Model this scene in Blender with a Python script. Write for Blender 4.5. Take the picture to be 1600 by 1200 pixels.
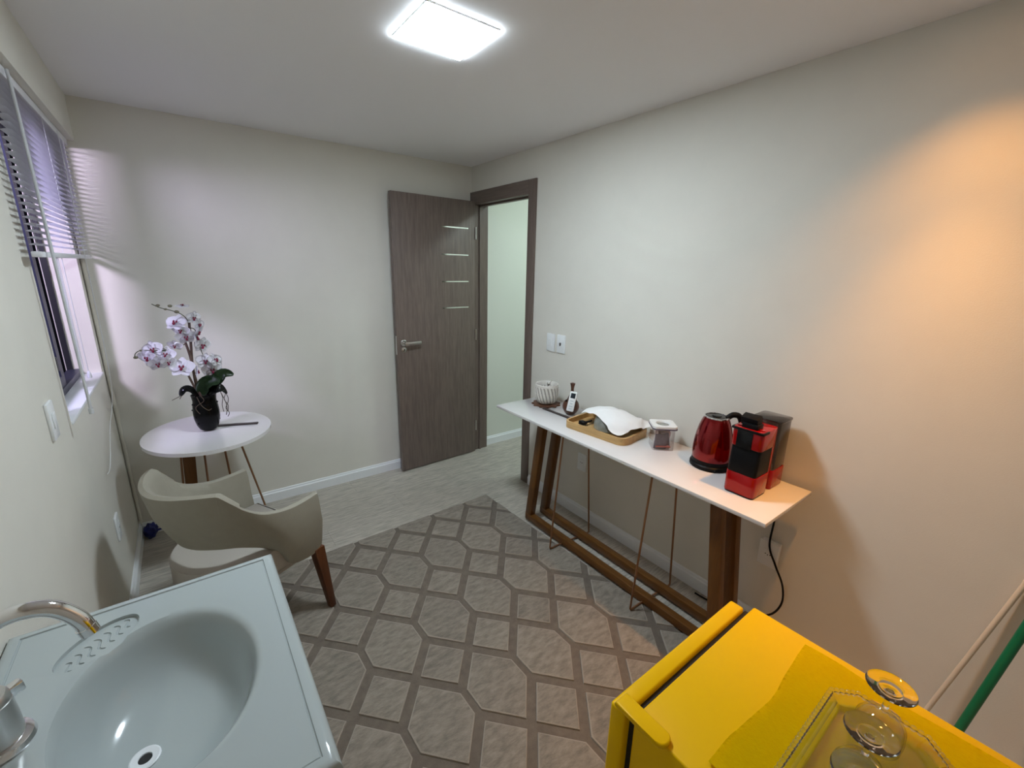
import bpy, bmesh, math, random
from mathutils import Vector, Matrix, noise
random.seed(7)
for o in list(bpy.data.objects): bpy.data.objects.remove(o, do_unlink=True)
S = bpy.context.scene
COL = S.collection
PI = math.pi

# ------------------------------------------------------------------ camera
CAM = Vector((-1.9465, -3.1447, 1.5887)); YAW, PITCH, ROLL, FPX = .6487, -.2592, .0210, 681.45
f = Vector((math.sin(YAW)*math.cos(PITCH), math.cos(YAW)*math.cos(PITCH), math.sin(PITCH)))
r0 = Vector((math.cos(YAW), -math.sin(YAW), 0)); u0 = r0.cross(f)
r = math.cos(ROLL)*r0 + math.sin(ROLL)*u0; u = -math.sin(ROLL)*r0 + math.cos(ROLL)*u0
cd = bpy.data.cameras.new('camera'); cam = bpy.data.objects.new('camera', cd); COL.objects.link(cam)
cd.sensor_width = 36; cd.lens = FPX/1600*36; cd.clip_start = .02
cam.matrix_world = Matrix(((r.x, u.x, -f.x, CAM.x), (r.y, u.y, -f.y, CAM.y), (r.z, u.z, -f.z, CAM.z), (0, 0, 0, 1)))
S.camera = cam

# ------------------------------------------------------------------ world, lights, exposure
W_ = bpy.data.worlds.new('night'); S.world = W_; W_.use_nodes = True
W_.node_tree.nodes['Background'].inputs[0].default_value = (.05, .055, .08, 1)
W_.node_tree.nodes['Background'].inputs[1].default_value = .03
PANEL_STRENGTH = 53.5; PANEL_COL = (.86, 1.0, 1.10)
HALL_STRENGTH = 27.0; HALL_COL = (.82, 1.0, 1.0)
SPOT_W = 60.0; SPOT_COL = (1.0, .45, .10)
STREET_W = 60.0; STREET_COL = (.78, .68, 1.0)
def spot(name, loc, target, power, col, size, blend, rad):
    l = bpy.data.lights.new(name, 'SPOT'); l.energy = power; l.color = col; l.spot_size = size; l.spot_blend = blend
    l.shadow_soft_size = rad
    o = bpy.data.objects.new(name, l); COL.objects.link(o); o.location = loc
    o.rotation_euler = (Vector(target)-Vector(loc)).to_track_quat('-Z', 'Y').to_euler(); return o
spot('street_lamp_light', (-3.05, -1.25, 2.15), (-2.0, -.2, 1.1), STREET_W, STREET_COL, math.radians(110), .6, .16)
S.view_settings.view_transform = 'Standard'; S.view_settings.look = 'None'
S.view_settings.gamma = 1; S.view_settings.use_curve_mapping = False
S.view_settings.exposure = 1.0

# ------------------------------------------------------------------ materials
MATS = {}
def lin(c): return tuple(((v/255)/12.92 if v/255 <= .04045 else ((v/255+.055)/1.055)**2.4) for v in c)
def mat(name, col, rough=.5, metal=0, spec=.5, noise_amt=0, noise_scale=20, bump=0, bump_scale=60, stretch=None, rand=0, coat=0, trans=0, ior=1.45, sheen=0, col2=None, rot=None):
    m = bpy.data.materials.new(name); m.use_nodes = True; nt = m.node_tree; N = nt.nodes; L = nt.links
    b = N['Principled BSDF']
    b.inputs['Base Color'].default_value = (*col, 1); b.inputs['Roughness'].default_value = rough
    b.inputs['Metallic'].default_value = metal; b.inputs['Specular IOR Level'].default_value = spec
    b.inputs['Coat Weight'].default_value = coat; b.inputs['Coat Roughness'].default_value = .08
    b.inputs['Transmission Weight'].default_value = trans; b.inputs['IOR'].default_value = ior
    b.inputs['Sheen Weight'].default_value = sheen
    vec = None
    if noise_amt or bump:
        tc = N.new('ShaderNodeTexCoord'); mp = N.new('ShaderNodeMapping'); L.new(tc.outputs['Object'], mp.inputs[0])
        if stretch: mp.inputs['Scale'].default_value = stretch
        if rot: mp.inputs['Rotation'].default_value = rot
        if rand:
            oi = N.new('ShaderNodeObjectInfo'); mu = N.new('ShaderNodeMath'); mu.operation = 'MULTIPLY'; mu.inputs[1].default_value = 37
            L.new(oi.outputs['Random'], mu.inputs[0]); cx = N.new('ShaderNodeCombineXYZ')
            for k in range(3): L.new(mu.outputs[0], cx.inputs[k])
            L.new(cx.outputs[0], mp.inputs['Location'])
        vec = mp.outputs[0]
    if noise_amt:
        nz = N.new('ShaderNodeTexNoise'); nz.inputs['Scale'].default_value = noise_scale; nz.inputs['Detail'].default_value = 6
        nz.inputs['Roughness'].default_value = .62
        L.new(vec, nz.inputs['Vector'])
        rp = N.new('ShaderNodeValToRGB'); L.new(nz.outputs[0], rp.inputs[0])
        lo = col2 if col2 else tuple(max(0, c*(1-noise_amt)) for c in col); hi = tuple(min(1, c*(1+noise_amt)) for c in col)
        rp.color_ramp.elements[0].position = .32; rp.color_ramp.elements[1].position = .68
        rp.color_ramp.elements[0].color = (*lo, 1); rp.color_ramp.elements[1].color = (*hi, 1)
        out = rp.outputs[0]
        if rand:
            hs = N.new('ShaderNodeHueSaturation'); mr = N.new('ShaderNodeMapRange')
            L.new(oi.outputs['Random'], mr.inputs[0]); mr.inputs[3].default_value = 1-rand; mr.inputs[4].default_value = 1+rand
            L.new(mr.outputs[0], hs.inputs['Value']); L.new(out, hs.inputs['Color']); out = hs.outputs[0]
        L.new(out, b.inputs['Base Color'])
    if bump:
        n2 = N.new('ShaderNodeTexNoise'); n2.inputs['Scale'].default_value = bump_scale; n2.inputs['Detail'].default_value = 4
        L.new(vec, n2.inputs['Vector']); bp = N.new('ShaderNodeBump'); bp.inputs['Strength'].default_value = bump; bp.inputs['Distance'].default_value = .004
        L.new(n2.outputs[0], bp.inputs['Height']); L.new(bp.outputs[0], b.inputs['Normal'])
    MATS[name] = m; return m
def emit(name, col, s):
    m = bpy.data.materials.new(name); m.use_nodes = True; nt = m.node_tree; nt.nodes.remove(nt.nodes['Principled BSDF'])
    e = nt.nodes.new('ShaderNodeEmission'); e.inputs[0].default_value = (*col, 1); e.inputs[1].default_value = s
    nt.links.new(e.outputs[0], nt.nodes['Material Output'].inputs[0]); MATS[name] = m
def pane(name, tint, refl=.12, rough=.03):
    m = bpy.data.materials.new(name); m.use_nodes = True; nt = m.node_tree; nt.nodes.remove(nt.nodes['Principled BSDF'])
    t = nt.nodes.new('ShaderNodeBsdfTransparent'); t.inputs[0].default_value = (*tint, 1)
    g = nt.nodes.new('ShaderNodeBsdfGlossy'); g.inputs[1].default_value = rough; lw = nt.nodes.new('ShaderNodeLayerWeight'); lw.inputs[0].default_value = .5
    fr = nt.nodes.new('ShaderNodeMath'); fr.operation = 'POWER'; fr.inputs[1].default_value = 5; nt.links.new(lw.outputs['Facing'], fr.inputs[0])
    ma = nt.nodes.new('ShaderNodeMath'); ma.operation = 'ADD'; ma.inputs[1].default_value = refl; ma.use_clamp = True
    mx = nt.nodes.new('ShaderNodeMixShader'); L = nt.links
    L.new(fr.outputs[0], ma.inputs[0]); L.new(ma.outputs[0], mx.inputs[0]); L.new(t.outputs[0], mx.inputs[1]); L.new(g.outputs[0], mx.inputs[2])
    L.new(mx.outputs[0], nt.nodes['Material Output'].inputs[0]); MATS[name] = m

mat('wall', lin((224, 220, 210)), .75, spec=.25, noise_amt=.015, noise_scale=6, bump=.10, bump_scale=240)
mat('hall_wall', lin((222, 224, 214)), .7, spec=.25, bump=.08, bump_scale=240)
mat('ceiling', lin((240, 238, 238)), .9, spec=.1, bump=.05, bump_scale=200)
mat('skirting', lin((236, 238, 240)), .35)
mat('plank', lin((178, 171, 160)), .38, noise_amt=.30, noise_scale=9, bump=.14, bump_scale=24, stretch=(1.3, 13, 13), rand=.06)
mat('subfloor', lin((70, 64, 58)), .8)
mat('door_wood', lin((116, 102, 94)), .42, noise_amt=.20, noise_scale=7, bump=.05, bump_scale=20, stretch=(13, 13, .9))
mat('casing_wood', lin((112, 98, 90)), .42, noise_amt=.14, noise_scale=7, stretch=(14, 14, 1))
mat('casing_wood_y', lin((112, 98, 90)), .42, noise_amt=.14, noise_scale=7, stretch=(14, 1, 14))
mat('chrome', (.82, .82, .83), .09, 1)
mat('satin', (.62, .61, .60), .28, 1)
mat('black_plastic', (.006, .006, .007), .45, spec=.15)
mat('black_gloss', (.005, .005, .006), .15, spec=.4)
mat('white_plastic', lin((236, 238, 238)), .3)
mat('window_frame', lin((52, 54, 74)), .4, .2)
mat('window_track', (.02, .02, .025), .4)
pane('window_glass', (.97, .98, 1), .03)
mat('slat', lin((226, 226, 232)), .35)
mat('cord', lin((225, 225, 225)), .6)
mat('wand', lin((205, 208, 212)), .12, spec=.7)
mat('pvc', lin((216, 211, 198)), .5)
mat('rug_base', lin((114, 104, 94)), .95, spec=.1, noise_amt=.15, noise_scale=30, bump=.4, bump_scale=300, sheen=.15)
mat('rug_pile', lin((138, 129, 118)), .85, spec=.1, noise_amt=.28, noise_scale=34, bump=.8, bump_scale=150, stretch=(.6, 1.5, 1), rot=(0, 0, .75), rand=.06, sheen=.3)
mat('rug_edge_highlight', lin((158, 148, 136)), .9, spec=.1, bump=.5, bump_scale=260, sheen=.2)
mat('lacquer', lin((228, 225, 224)), .12, coat=.6, spec=.5)
mat('frame_wood', lin((100, 63, 24)), .38, noise_amt=.22, noise_scale=8, bump=.05, bump_scale=20, stretch=(9, 9, 1.2))
mat('frame_wood_y', lin((100, 63, 24)), .38, noise_amt=.22, noise_scale=8, bump=.05, bump_scale=20, stretch=(9, 1.2, 9))
mat('bronze', lin((148, 108, 78)), .4, .5)
mat('upholstery', lin((156, 150, 136)), .6, spec=.35, bump=.14, bump_scale=420, noise_amt=.03, noise_scale=30)
mat('seat_fabric', lin((176, 168, 158)), .62, spec=.3, bump=.14, bump_scale=420)
mat('chair_wood', lin((88, 48, 22)), .35, noise_amt=.2, noise_scale=8, stretch=(9, 9, 1.2))
mat('basin', lin((176, 184, 184)), .16, coat=.5)
mat('cabinet', lin((220, 222, 222)), .35)
mat('fridge', lin((240, 190, 0)), .32, spec=.2)
mat('gasket', (.006, .005, .005), .6)
mat('towel', lin((255, 222, 8)), .9, spec=.05, noise_amt=.05, noise_scale=180, bump=.16, bump_scale=420, stretch=(2.2, .7, 1))
mat('glass', (1, 1, 1), .02, trans=1, ior=1.47)
pane('thin_glass', (.975, .975, .97), .07)
mat('kettle_red', lin((128, 4, 10)), .14, .75, coat=.6)
mat('machine_red', lin((158, 4, 8)), .12, .1, spec=.4, coat=.25)
pane('smoked', (.50, .47, .46), .06, .05)
mat('bamboo', lin((196, 158, 104)), .45, noise_amt=.16, noise_scale=8, stretch=(10, 1, 10), bump=.03)
mat('paper', lin((240, 240, 240)), .85, spec=.1, bump=.25, bump_scale=40)
mat('grey_glass', lin((150, 152, 146)), .15, noise_amt=.3, noise_scale=14)
mat('foil', (.70, .70, .70), .25, .9, bump=.6, bump_scale=30, noise_amt=.15, noise_scale=12)
mat('sachet_purple', lin((96, 88, 104)), .4, noise_amt=.35, noise_scale=18)
mat('sachet_pink', lin((206, 176, 172)), .4, noise_amt=.12, noise_scale=18)
mat('sachet_red', lin((176, 82, 66)), .4)
pane('acrylic', (.95, .93, .93), .10)
mat('ceramic', lin((216, 210, 202)), .35)
mat('ceramic_groove', lin((160, 154, 146)), .5)
mat('pot_inner_dark', (.03, .025, .022), .3)
mat('dark_wood', lin((84, 50, 34)), .35, noise_amt=.35, noise_scale=9, stretch=(6, 6, 1.5))
mat('dark_wood_trivet', lin((92, 60, 44)), .5, noise_amt=.4, noise_scale=30, bump=.3)
mat('strip_dark', lin((66, 58, 56)), .45)
mat('screen', lin((44, 52, 60)), .2)
mat('button', lin((206, 212, 216)), .4)
mat('outlet_hole', (.02, .02, .02), .5)
mat('pot_black', (.003, .003, .003), .2, spec=.2)
mat('soil', (.02, .016, .012), .9, bump=.5)
mat('petal', lin((250, 249, 252)), .6, spec=.2)
mat('petal_lip', lin((120, 14, 50)), .5)
mat('petal_heart', lin((226, 190, 120)), .5)
mat('stem', lin((92, 72, 62)), .6, noise_amt=.25, noise_scale=40)
mat('twig', lin((74, 78, 50)), .6)
mat('leaf', lin((44, 66, 38)), .32, noise_amt=.2, noise_scale=12)
mat('leaf_dark', lin((20, 22, 20)), .18, coat=.4)
mat('root', lin((78, 66, 52)), .7)
mat('bud', lin((112, 108, 84)), .6)
mat('blue_bag', lin((24, 34, 104)), .35, noise_amt=.4, noise_scale=30)
mat('green_stick', lin((10, 112, 74)), .35)
mat('beige_stick', lin((218, 206, 188)), .4)
emit('panel_light', PANEL_COL, PANEL_STRENGTH)
emit('hall_light', HALL_COL, HALL_STRENGTH)
emit('bulb', SPOT_COL, 12)

# ------------------------------------------------------------------ helpers
def tag(o, label=None, cat=None, group=None, kind=None):
    if label: o['label'] = label
    if cat: o['category'] = cat
    if group: o['group'] = group
    if kind: o['kind'] = kind
    return o
BASE = {}
def thing(name, label, cat, loc=(0, 0, 0), rotz=0, group=None, kind=None):
    o = bpy.data.objects.new(name, None); COL.objects.link(o); o.empty_display_size = .05
    o.location = loc; o.rotation_euler = (0, 0, rotz); tag(o, label, cat, group, kind)
    return o
def _finish(me, m, smooth):
    if m: me.materials.append(MATS[m])
    if smooth is not False:
        for p in me.polygons: p.use_smooth = True
        if smooth is not True:
            me.set_sharp_from_angle(angle=math.radians(smooth))
# objs: world-space bmesh w/ parent -> stored relative to root location (root unrotated) or local (local=True)
def obj(name, bm, m, parent=None, smooth=35, local=False, base=None):
    bmesh.ops.recalc_face_normals(bm, faces=bm.faces)
    me = bpy.data.meshes.new(name); bm.to_mesh(me); bm.free()
    o = bpy.data.objects.new(name, me); COL.objects.link(o)
    if parent is None:
        if base is not None:
            me.transform(Matrix.Translation(-Vector(base))); o.location = base
    else:
        root = parent
        while root.parent: root = root.parent
        if not local: me.transform(Matrix.Translation(-Vector(root.location)))
        o.parent = parent
    _finish(me, m, smooth)
    return o
def BM(): return bmesh.new()
def box(bm, x0, x1, y0, y1, z0, z1, bev=0, seg=2):
    b = bmesh.new()
    vs = [b.verts.new((x, y, z)) for z in (z0, z1) for x, y in ((x0, y0), (x1, y0), (x1, y1), (x0, y1))]
    for q in ((0, 3, 2, 1), (4, 5, 6, 7), (0, 1, 5, 4), (1, 2, 6, 5), (2, 3, 7, 6), (3, 0, 4, 7)): b.faces.new([vs[i] for i in q])
    if bev: bmesh.ops.bevel(b, geom=b.edges[:], offset=bev, segments=seg, profile=.5, affect='EDGES')
    merge(bm, b); return bm
def merge(bm, b, M=None):
    if M is not None: b.transform(M)
    me = bpy.data.meshes.new('tmp'); b.to_mesh(me); b.free(); bm.from_mesh(me); bpy.data.meshes.remove(me)
def prism(bm, pts, z0, z1, bev=0, seg=2, vbev=0):
    b = bmesh.new(); n = len(pts)
    lo = [b.verts.new((p[0], p[1], z0)) for p in pts]; hi = [b.verts.new((p[0], p[1], z1)) for p in pts]
    b.faces.new(lo[::-1]); b.faces.new(hi)
    for i in range(n): b.faces.new((lo[i], lo[(i+1) % n], hi[(i+1) % n], hi[i]))
    if vbev: bmesh.ops.bevel(b, geom=[e for e in b.edges if abs(e.verts[0].co.z-e.verts[1].co.z) > 1e-6], offset=vbev, segments=4, profile=.5, affect='EDGES')
    if bev:
        bmesh.ops.bevel(b, geom=[e for e in b.edges if abs(e.verts[0].co.z-e.verts[1].co.z) < 1e-6], offset=bev, segments=seg, profile=.5, affect='EDGES')
    merge(bm, b); return bm
def rect(cx, cy, w, d, rad=0, n=5, a=0):
    pts = []
    for sx, sy, a0 in ((1, 1, 0), (-1, 1, 90), (-1, -1, 180), (1, -1, 270)):
        for i in range(n if rad else 1):
            t = math.radians(a0+90*i/(n-1)) if rad else 0
            pts.append((sx*(w/2-rad)+(rad*math.cos(t) if rad else 0), sy*(d/2-rad)+(rad*math.sin(t) if rad else 0)))
    c, s = math.cos(a), math.sin(a)
    return [(cx+x*c-y*s, cy+x*s+y*c) for x, y in pts]
def lathe(bm, prof, c, seg=32, fn=None, closed=False, sx=1, sy=1):
    rings = []
    for i, (rr, z) in enumerate(prof):
        if rr < 1e-5 and not closed:
            rings.append([bm.verts.new((c[0], c[1], c[2]+z))])
        else:
            rg = []
            for k in range(seg):
                a = 2*PI*k/seg; q = rr*(fn(a, z) if fn else 1)
                rg.append(bm.verts.new((c[0]+q*math.cos(a)*sx, c[1]+q*math.sin(a)*sy, c[2]+z)))
            rings.append(rg)
    prs = list(zip(rings, rings[1:]))
    if closed: prs.append((rings[-1], rings[0]))
    for A, B in prs:
        if len(A) == 1 and len(B) == 1: continue
        for k in range(seg):
            k2 = (k+1) % seg
            if len(A) == 1: bm.faces.new((A[0], B[k], B[k2]))
            elif len(B) == 1: bm.faces.new((A[k], A[k2], B[0]))
            else: bm.faces.new((A[k], A[k2], B[k2], B[k]))
    return bm
def tube(bm, pts, rad, seg=10, cap=True, closed=False):
    P = [Vector(p) for p in pts]; n = len(P); R = rad if isinstance(rad, (list, tuple)) else [rad]*n
    T = []
    for i in range(n):
        a = P[i-1] if (i > 0 or closed) else P[i]; b = P[(i+1) % n] if (i < n-1 or closed) else P[i]
        T.append((b-a).normalized())
    nv = T[0].orthogonal().normalized(); rings = []
    for i in range(n):
        nv = (nv-T[i]*nv.dot(T[i])).normalized(); bn = T[i].cross(nv)
        rings.append([bm.verts.new(P[i]+R[i]*(math.cos(2*PI*k/seg)*nv+math.sin(2*PI*k/seg)*bn)) for k in range(seg)])
    for i in range(n if closed else n-1):
        A, B = rings[i], rings[(i+1) % n]
        for k in range(seg): bm.faces.new((A[k], A[(k+1) % seg], B[(k+1) % seg], B[k]))
    if cap and not closed: bm.faces.new(rings[0][::-1]); bm.faces.new(rings[-1])
    return bm
def smooth_path(pts, n=8):
    P = [Vector(p) for p in pts]; out = []
    for i in range(len(P)-1):
        p0 = P[max(i-1, 0)]; p1 = P[i]; p2 = P[i+1]; p3 = P[min(i+2, len(P)-1)]
        for k in range(n):
            t = k/n
            out.append(.5*((2*p1)+(p2-p0)*t+(2*p0-5*p1+4*p2-p3)*t*t+(3*p1-p0-3*p2+p3)*t**3))
    out.append(P[-1]); return out
def bar(bm, A, B, w, h, up=(0, 0, 1), bev=.002):
    A = Vector(A); B = Vector(B); d = (B-A); L = d.length; d.normalize(); upv = Vector(up)
    s = d.cross(upv).normalized(); uu = s.cross(d)
    b = bmesh.new(); box(b, -w/2, w/2, 0, L, -h/2, h/2, bev, 2)
    merge(bm, b, Matrix(((s.x, d.x, uu.x, A.x), (s.y, d.y, uu.y, A.y), (s.z, d.z, uu.z, A.z), (0, 0, 0, 1)))); return bm
def grid(bm, nx, ny, fn):
    V = [[bm.verts.new(fn(i/nx, j/ny)) for i in range(nx+1)] for j in range(ny+1)]
    for j in range(ny):
        for i in range(nx): bm.faces.new((V[j][i], V[j][i+1], V[j+1][i+1], V[j+1][i]))
    return bm
def blob(bm, c, rad, sx=1, sy=1, sz=1, seg=10, jit=0):
    b = bmesh.new(); bmesh.ops.create_uvsphere(b, u_segments=seg, v_segments=max(6, seg*2//3), radius=rad)
    for v in b.verts:
        k = 1+jit*noise.noise(v.co*(2.2/rad)) if jit else 1
        v.co = Vector((v.co.x*sx*k+c[0], v.co.y*sy*k+c[1], v.co.z*sz*k+c[2]))
    merge(bm, b); return bm
def mod_apply(o):
    dg = bpy.context.evaluated_depsgraph_get(); dg.update()
    me = bpy.data.meshes.new_from_object(o.evaluated_get(dg)); old = o.data; o.modifiers.clear(); o.data = me; me.name = o.name
    bpy.data.meshes.remove(old)

# ------------------------------------------------------------------ room shell
H = 2.338; XL = -2.3207; YF = -4.3; WT = .13
HX = 1.35                                                   # hall depth
fl = thing('floor', 'grey wood-look laminate floor under the rug and furniture', 'floor', (0, 0, 0), kind='structure')
b = BM(); box(b, XL-WT, HX+.1, YF-.1, .14, -.06, -.0095); obj('underlay', b, 'subfloor', fl)
pw, pl_ = .192, 1.215
nrow = int((0-YF)/pw)+1
for j in range(nrow):
    y1 = -j*pw; y0 = max(y1-pw+.0009, YF); off = (j*.417) % 1.0*pl_
    x = XL-off
    while x < (HX if y1 > -1.6 else 0):
        xa, xb = max(x, XL), min(x+pl_-.0009, HX if y1 > -1.55 else 0)
        if xb-xa > .02:
            bb = BM(); box(bb, 0, xb-xa, 0, y1-y0, -.009, 0)
            p = obj('plank', bb, 'plank', fl, smooth=False, local=True); p.location = (xa, y0, 0)
        x += pl_
def struct(name, bm, m, label, cat, base=(0, 0, 0), smooth=35):
    o = obj(name, bm, m, None, smooth); return tag(o, label, cat, kind='structure')
b = BM(); box(b, XL-WT, 0+WT, YF-.1, .12, H, H+.08); struct('ceiling', b, 'ceiling', 'plain white ceiling of the room with the square light panel', 'ceiling')
b = BM(); box(b, XL-WT, WT, 0, .12, -.01, H); struct('wall_back', b, 'wall', 'off-white wall behind the orchid table and open door', 'wall')
# right wall with doorway
DY0, DY1, DZ = -.745, -.012, 2.085
b = BM(); box(b, 0, WT, YF-.1, DY0, -.01, H); box(b, 0, WT, DY0, DY1, DZ, H); box(b, 0, WT, DY1, 0, -.01, H)
struct('wall_right', b, 'wall', 'long off-white wall behind the white console table', 'wall')
# left wall with window
WY0, WY1, WZ0, WZ1 = -1.0, -.092, 1.02, 2.15
b = BM(); box(b, XL-WT, XL, YF-.1, WY0, -.01, H); box(b, XL-WT, XL, WY1, 0, -.01, H); box(b, XL-WT, XL, WY0, WY1, -.01, WZ0); box(b, XL-WT, XL, WY0, WY1, WZ1, H)
struct('wall_left', b, 'wall', 'off-white wall with the window and washbasin', 'wall')
b = BM(); box(b, XL-WT, WT, YF-.1, YF, -.01, H); struct('wall_front', b, 'wall', 'off-white wall behind the viewer', 'wall')
# hall beyond the doorway
b = BM(); box(b, WT, HX, .002, .12, -.01, H+.1); struct('wall_hall_back', b, 'hall_wall', 'pale green-white hallway wall seen through the doorway', 'wall')
b = BM(); box(b, HX, HX+.1, -1.75, .12, -.01, H+.1); struct('wall_hall_right', b, 'hall_wall', 'end wall of the hallway beyond the doorway', 'wall')
b = BM(); box(b, WT, HX, -1.75, -1.65, -.01, H+.1); struct('wall_hall_front', b, 'hall_wall', 'near side wall of the hallway beyond the doorway', 'wall')
b = BM(); box(b, WT, HX+.1, -1.75, .12, H+.1, H+.18); struct('ceiling_hall', b, 'ceiling', 'white hallway ceiling beyond the doorway', 'ceiling')
# skirting
def skirt(name, pts, nrm, label, h=.078, t=.015):
    A, B = Vector((*pts[0], 0)), Vector((*pts[1], 0)); n = Vector((*nrm, 0))
    prof = [(0, 0), (t, 0), (t, h-.018), (t-.006, h-.012), (t-.007, h-.004), (t-.010, h), (0, h)]
    b = BM(); ra = [b.verts.new(A+n*p[0]+Vector((0, 0, p[1]))) for p in prof]; rb = [b.verts.new(B+n*p[0]+Vector((0, 0, p[1]))) for p in prof]
    b.faces.new(ra); b.faces.new(rb[::-1])
    for i in range(len(prof)): b.faces.new((ra[i], ra[(i+1) % 7], rb[(i+1) % 7], rb[i]))
    o = obj(name, b, 'skirting', smooth=False); tag(o, label, 'skirting board', kind='structure')
skirt('baseboard_back', ((XL+.015, 0), (-.012, 0)), (0, -1), 'white skirting board along the wall behind the orchid table')
skirt('baseboard_right', ((0, -.815), (0, YF)), (-1, 0), 'white skirting board along the wall behind the console table')
skirt('baseboard_left', ((XL, 0), (XL, YF)), (1, 0), 'white skirting board along the window wall beside the armchair')
skirt('baseboard_hall', ((WT, .002), (HX, .002)), (0, -1), 'white skirting board of the hallway seen through the doorway')
# soffit over the window
b = BM(); box(b, XL, XL+.075, YF, 0, 2.139, H); tag(obj('trim_1', b, 'wall'), 'boxed off-white beam along the ceiling above the window', 'beam', kind='structure')
# corner conduit
b = BM(); tube(b, [(XL+.012, -.013, .10), (XL+.012, -.013, 2.139)], .0085, 10)
tag(obj('trim_2', b, 'pvc'), 'thin cream conduit running up the room corner beside the window', 'conduit', kind='structure')
# door casing
cs = thing('trim_3', 'taupe wooden casing around the doorway', 'door frame', (0, -.4, 0), kind='structure')
b = BM(); box(b, -.012, 0, -.806, -.728, 0, 2.152, .0015); obj('side_casing', b, 'casing_wood', cs)
b = BM(); box(b, -.012, 0, -.046, -.0005, 0, 2.075, .0015); obj('side_casing', b, 'casing_wood', cs)
b = BM(); box(b, -.0125, 0, -.728, -.0005, 2.062, 2.1525, .0015); obj('head_casing', b, 'casing_wood_y', cs)
b = BM(); box(b, 0, WT, DY0, DY0+.022, 0, 2.085); box(b, .045, .06, DY0+.022, DY0+.034, 0, 2.063); obj('jamb', b, 'casing_wood', cs)
b = BM(); box(b, 0, WT, DY1-.028, DY1, 0, 2.085); box(b, .045, .06, DY1-.04, DY1-.028, 0, 2.063); obj('jamb', b, 'casing_wood', cs)
b = BM(); box(b, 0, WT, DY0+.022, DY1-.028, 2.063, 2.085); box(b, .045, .06, DY0+.022, DY1-.028, 2.051, 2.063); obj('head_jamb', b, 'casing_wood_y', cs)

# door leaf: built along local -x from the hinge
dr = thing('door_1', 'open taupe wooden door leaf with four slim chrome inlays', 'door', (-.016, -.056, 0), math.radians(2.1), kind='structure')
LW, LT = .69, .035
b = BM(); box(b, -LW, 0, -LT/2, LT/2, .008, 2.082, .001); leafo = obj('leaf', b, 'door_wood', dr, local=True)
for z in (1.279, 1.48, 1.681, 1.880):
    b = BM(); box(b, -.302, -.062, -LT/2-.0012, -LT/2+.002, z-.0045, z+.0045); obj('inlay_strip', b, 'chrome', leafo, local=True)
hd = BM(); lathe(hd, [(0, 0), (.024, 0), (.024, .006), (.02, .009), (0, .009)], (0, 0, 0), 20); hd.transform(Matrix.Translation((-.640, -LT/2, 1.035)) @ Matrix.Rotation(PI/2, 4, 'X'))
tube(hd, [(-.640, -LT/2-.004, 1.035), (-.640, -LT/2-.048, 1.035)], .009, 12)
box(hd, -.652, -.520, -LT/2-.058, -LT/2-.044, 1.024, 1.048, .005)
obj('handle', hd, 'satin', leafo, local=True)
kh = BM(); lathe(kh, [(0, 0), (.02, 0), (.02, .005), (.016, .007), (0, .007)], (0, 0, 0), 20); kh.transform(Matrix.Translation((-.640, -LT/2, .985)) @ Matrix.Rotation(PI/2, 4, 'X'))
ko = obj('lock_rosette', kh, 'satin', leafo, local=True)
kk = BM(); box(kk, -.643, -.637, -LT/2-.011, -LT/2-.006, .978, .992, .001); obj('lock_cylinder', kk, 'black_plastic', leafo, local=True)
lp = BM(); box(lp, -LW-.001, -LW+.001, -.010, .010, .95, 1.09); obj('latch_plate', lp, 'satin', leafo, local=True)
for z in (.25, 1.05, 1.85):
    h_ = BM(); tube(h_, [(.006, -LT/2-.004, z-.045), (.006, -LT/2-.004, z+.045)], .006, 10); obj('hinge', h_, 'satin', dr, local=True)

# ------------------------------------------------------------------ window and blind
wn = thing('window_1', 'dark framed sliding window half hidden by the white blind', 'window', (XL-.08, -.546, WZ0), kind='structure')
FX0, FX1 = XL-.125, XL-.075
b = BM(); box(b, FX0, FX1, WY0, WY0+.03, WZ0, WZ1); box(b, FX0, FX1, WY0+.03, WY1, WZ0, WZ0+.03); box(b, FX0, FX1, WY0+.03, WY1, WZ1-.03, WZ1)
obj('frame', b, 'window_frame', wn)
b = BM(); box(b, FX0, FX0+.022, WY1-.010, WY1, WZ0+.03, WZ1-.03); obj('jamb_seal', b, 'window_track', wn)
for i, (xa, ya, yb) in enumerate(((FX1-.022, -.97, -.455), (FX0+.004, -.93, -.405))):
    b = BM(); box(b, xa, xa+.018, ya, ya+.035, WZ0+.03, WZ1-.03); box(b, xa, xa+.018, yb-.055, yb, WZ0+.03, WZ1-.03)
    box(b, xa, xa+.018, ya+.035, yb-.055, WZ0+.03, WZ0+.075); box(b, xa, xa+.018, ya+.035, yb-.055, WZ1-.075, WZ1-.03)
    sa = obj('sash', b, 'window_frame', wn)
    b = BM(); box(b, xa+.007, xa+.011, ya+.035, yb-.055, WZ0+.075, WZ1-.075); obj('pane', b, 'window_glass', sa)
b = BM(); box(b, FX1-.004, FX1+.004, -.58, -.56, 1.13, 1.19, .002); obj('latch', b, 'window_track', wn)
b = BM(); box(b, FX1-.0, XL+.006, WY0, WY1, WZ0-.012, WZ0+.002, .002); obj('sill', b, 'skirting', wn)

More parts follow.
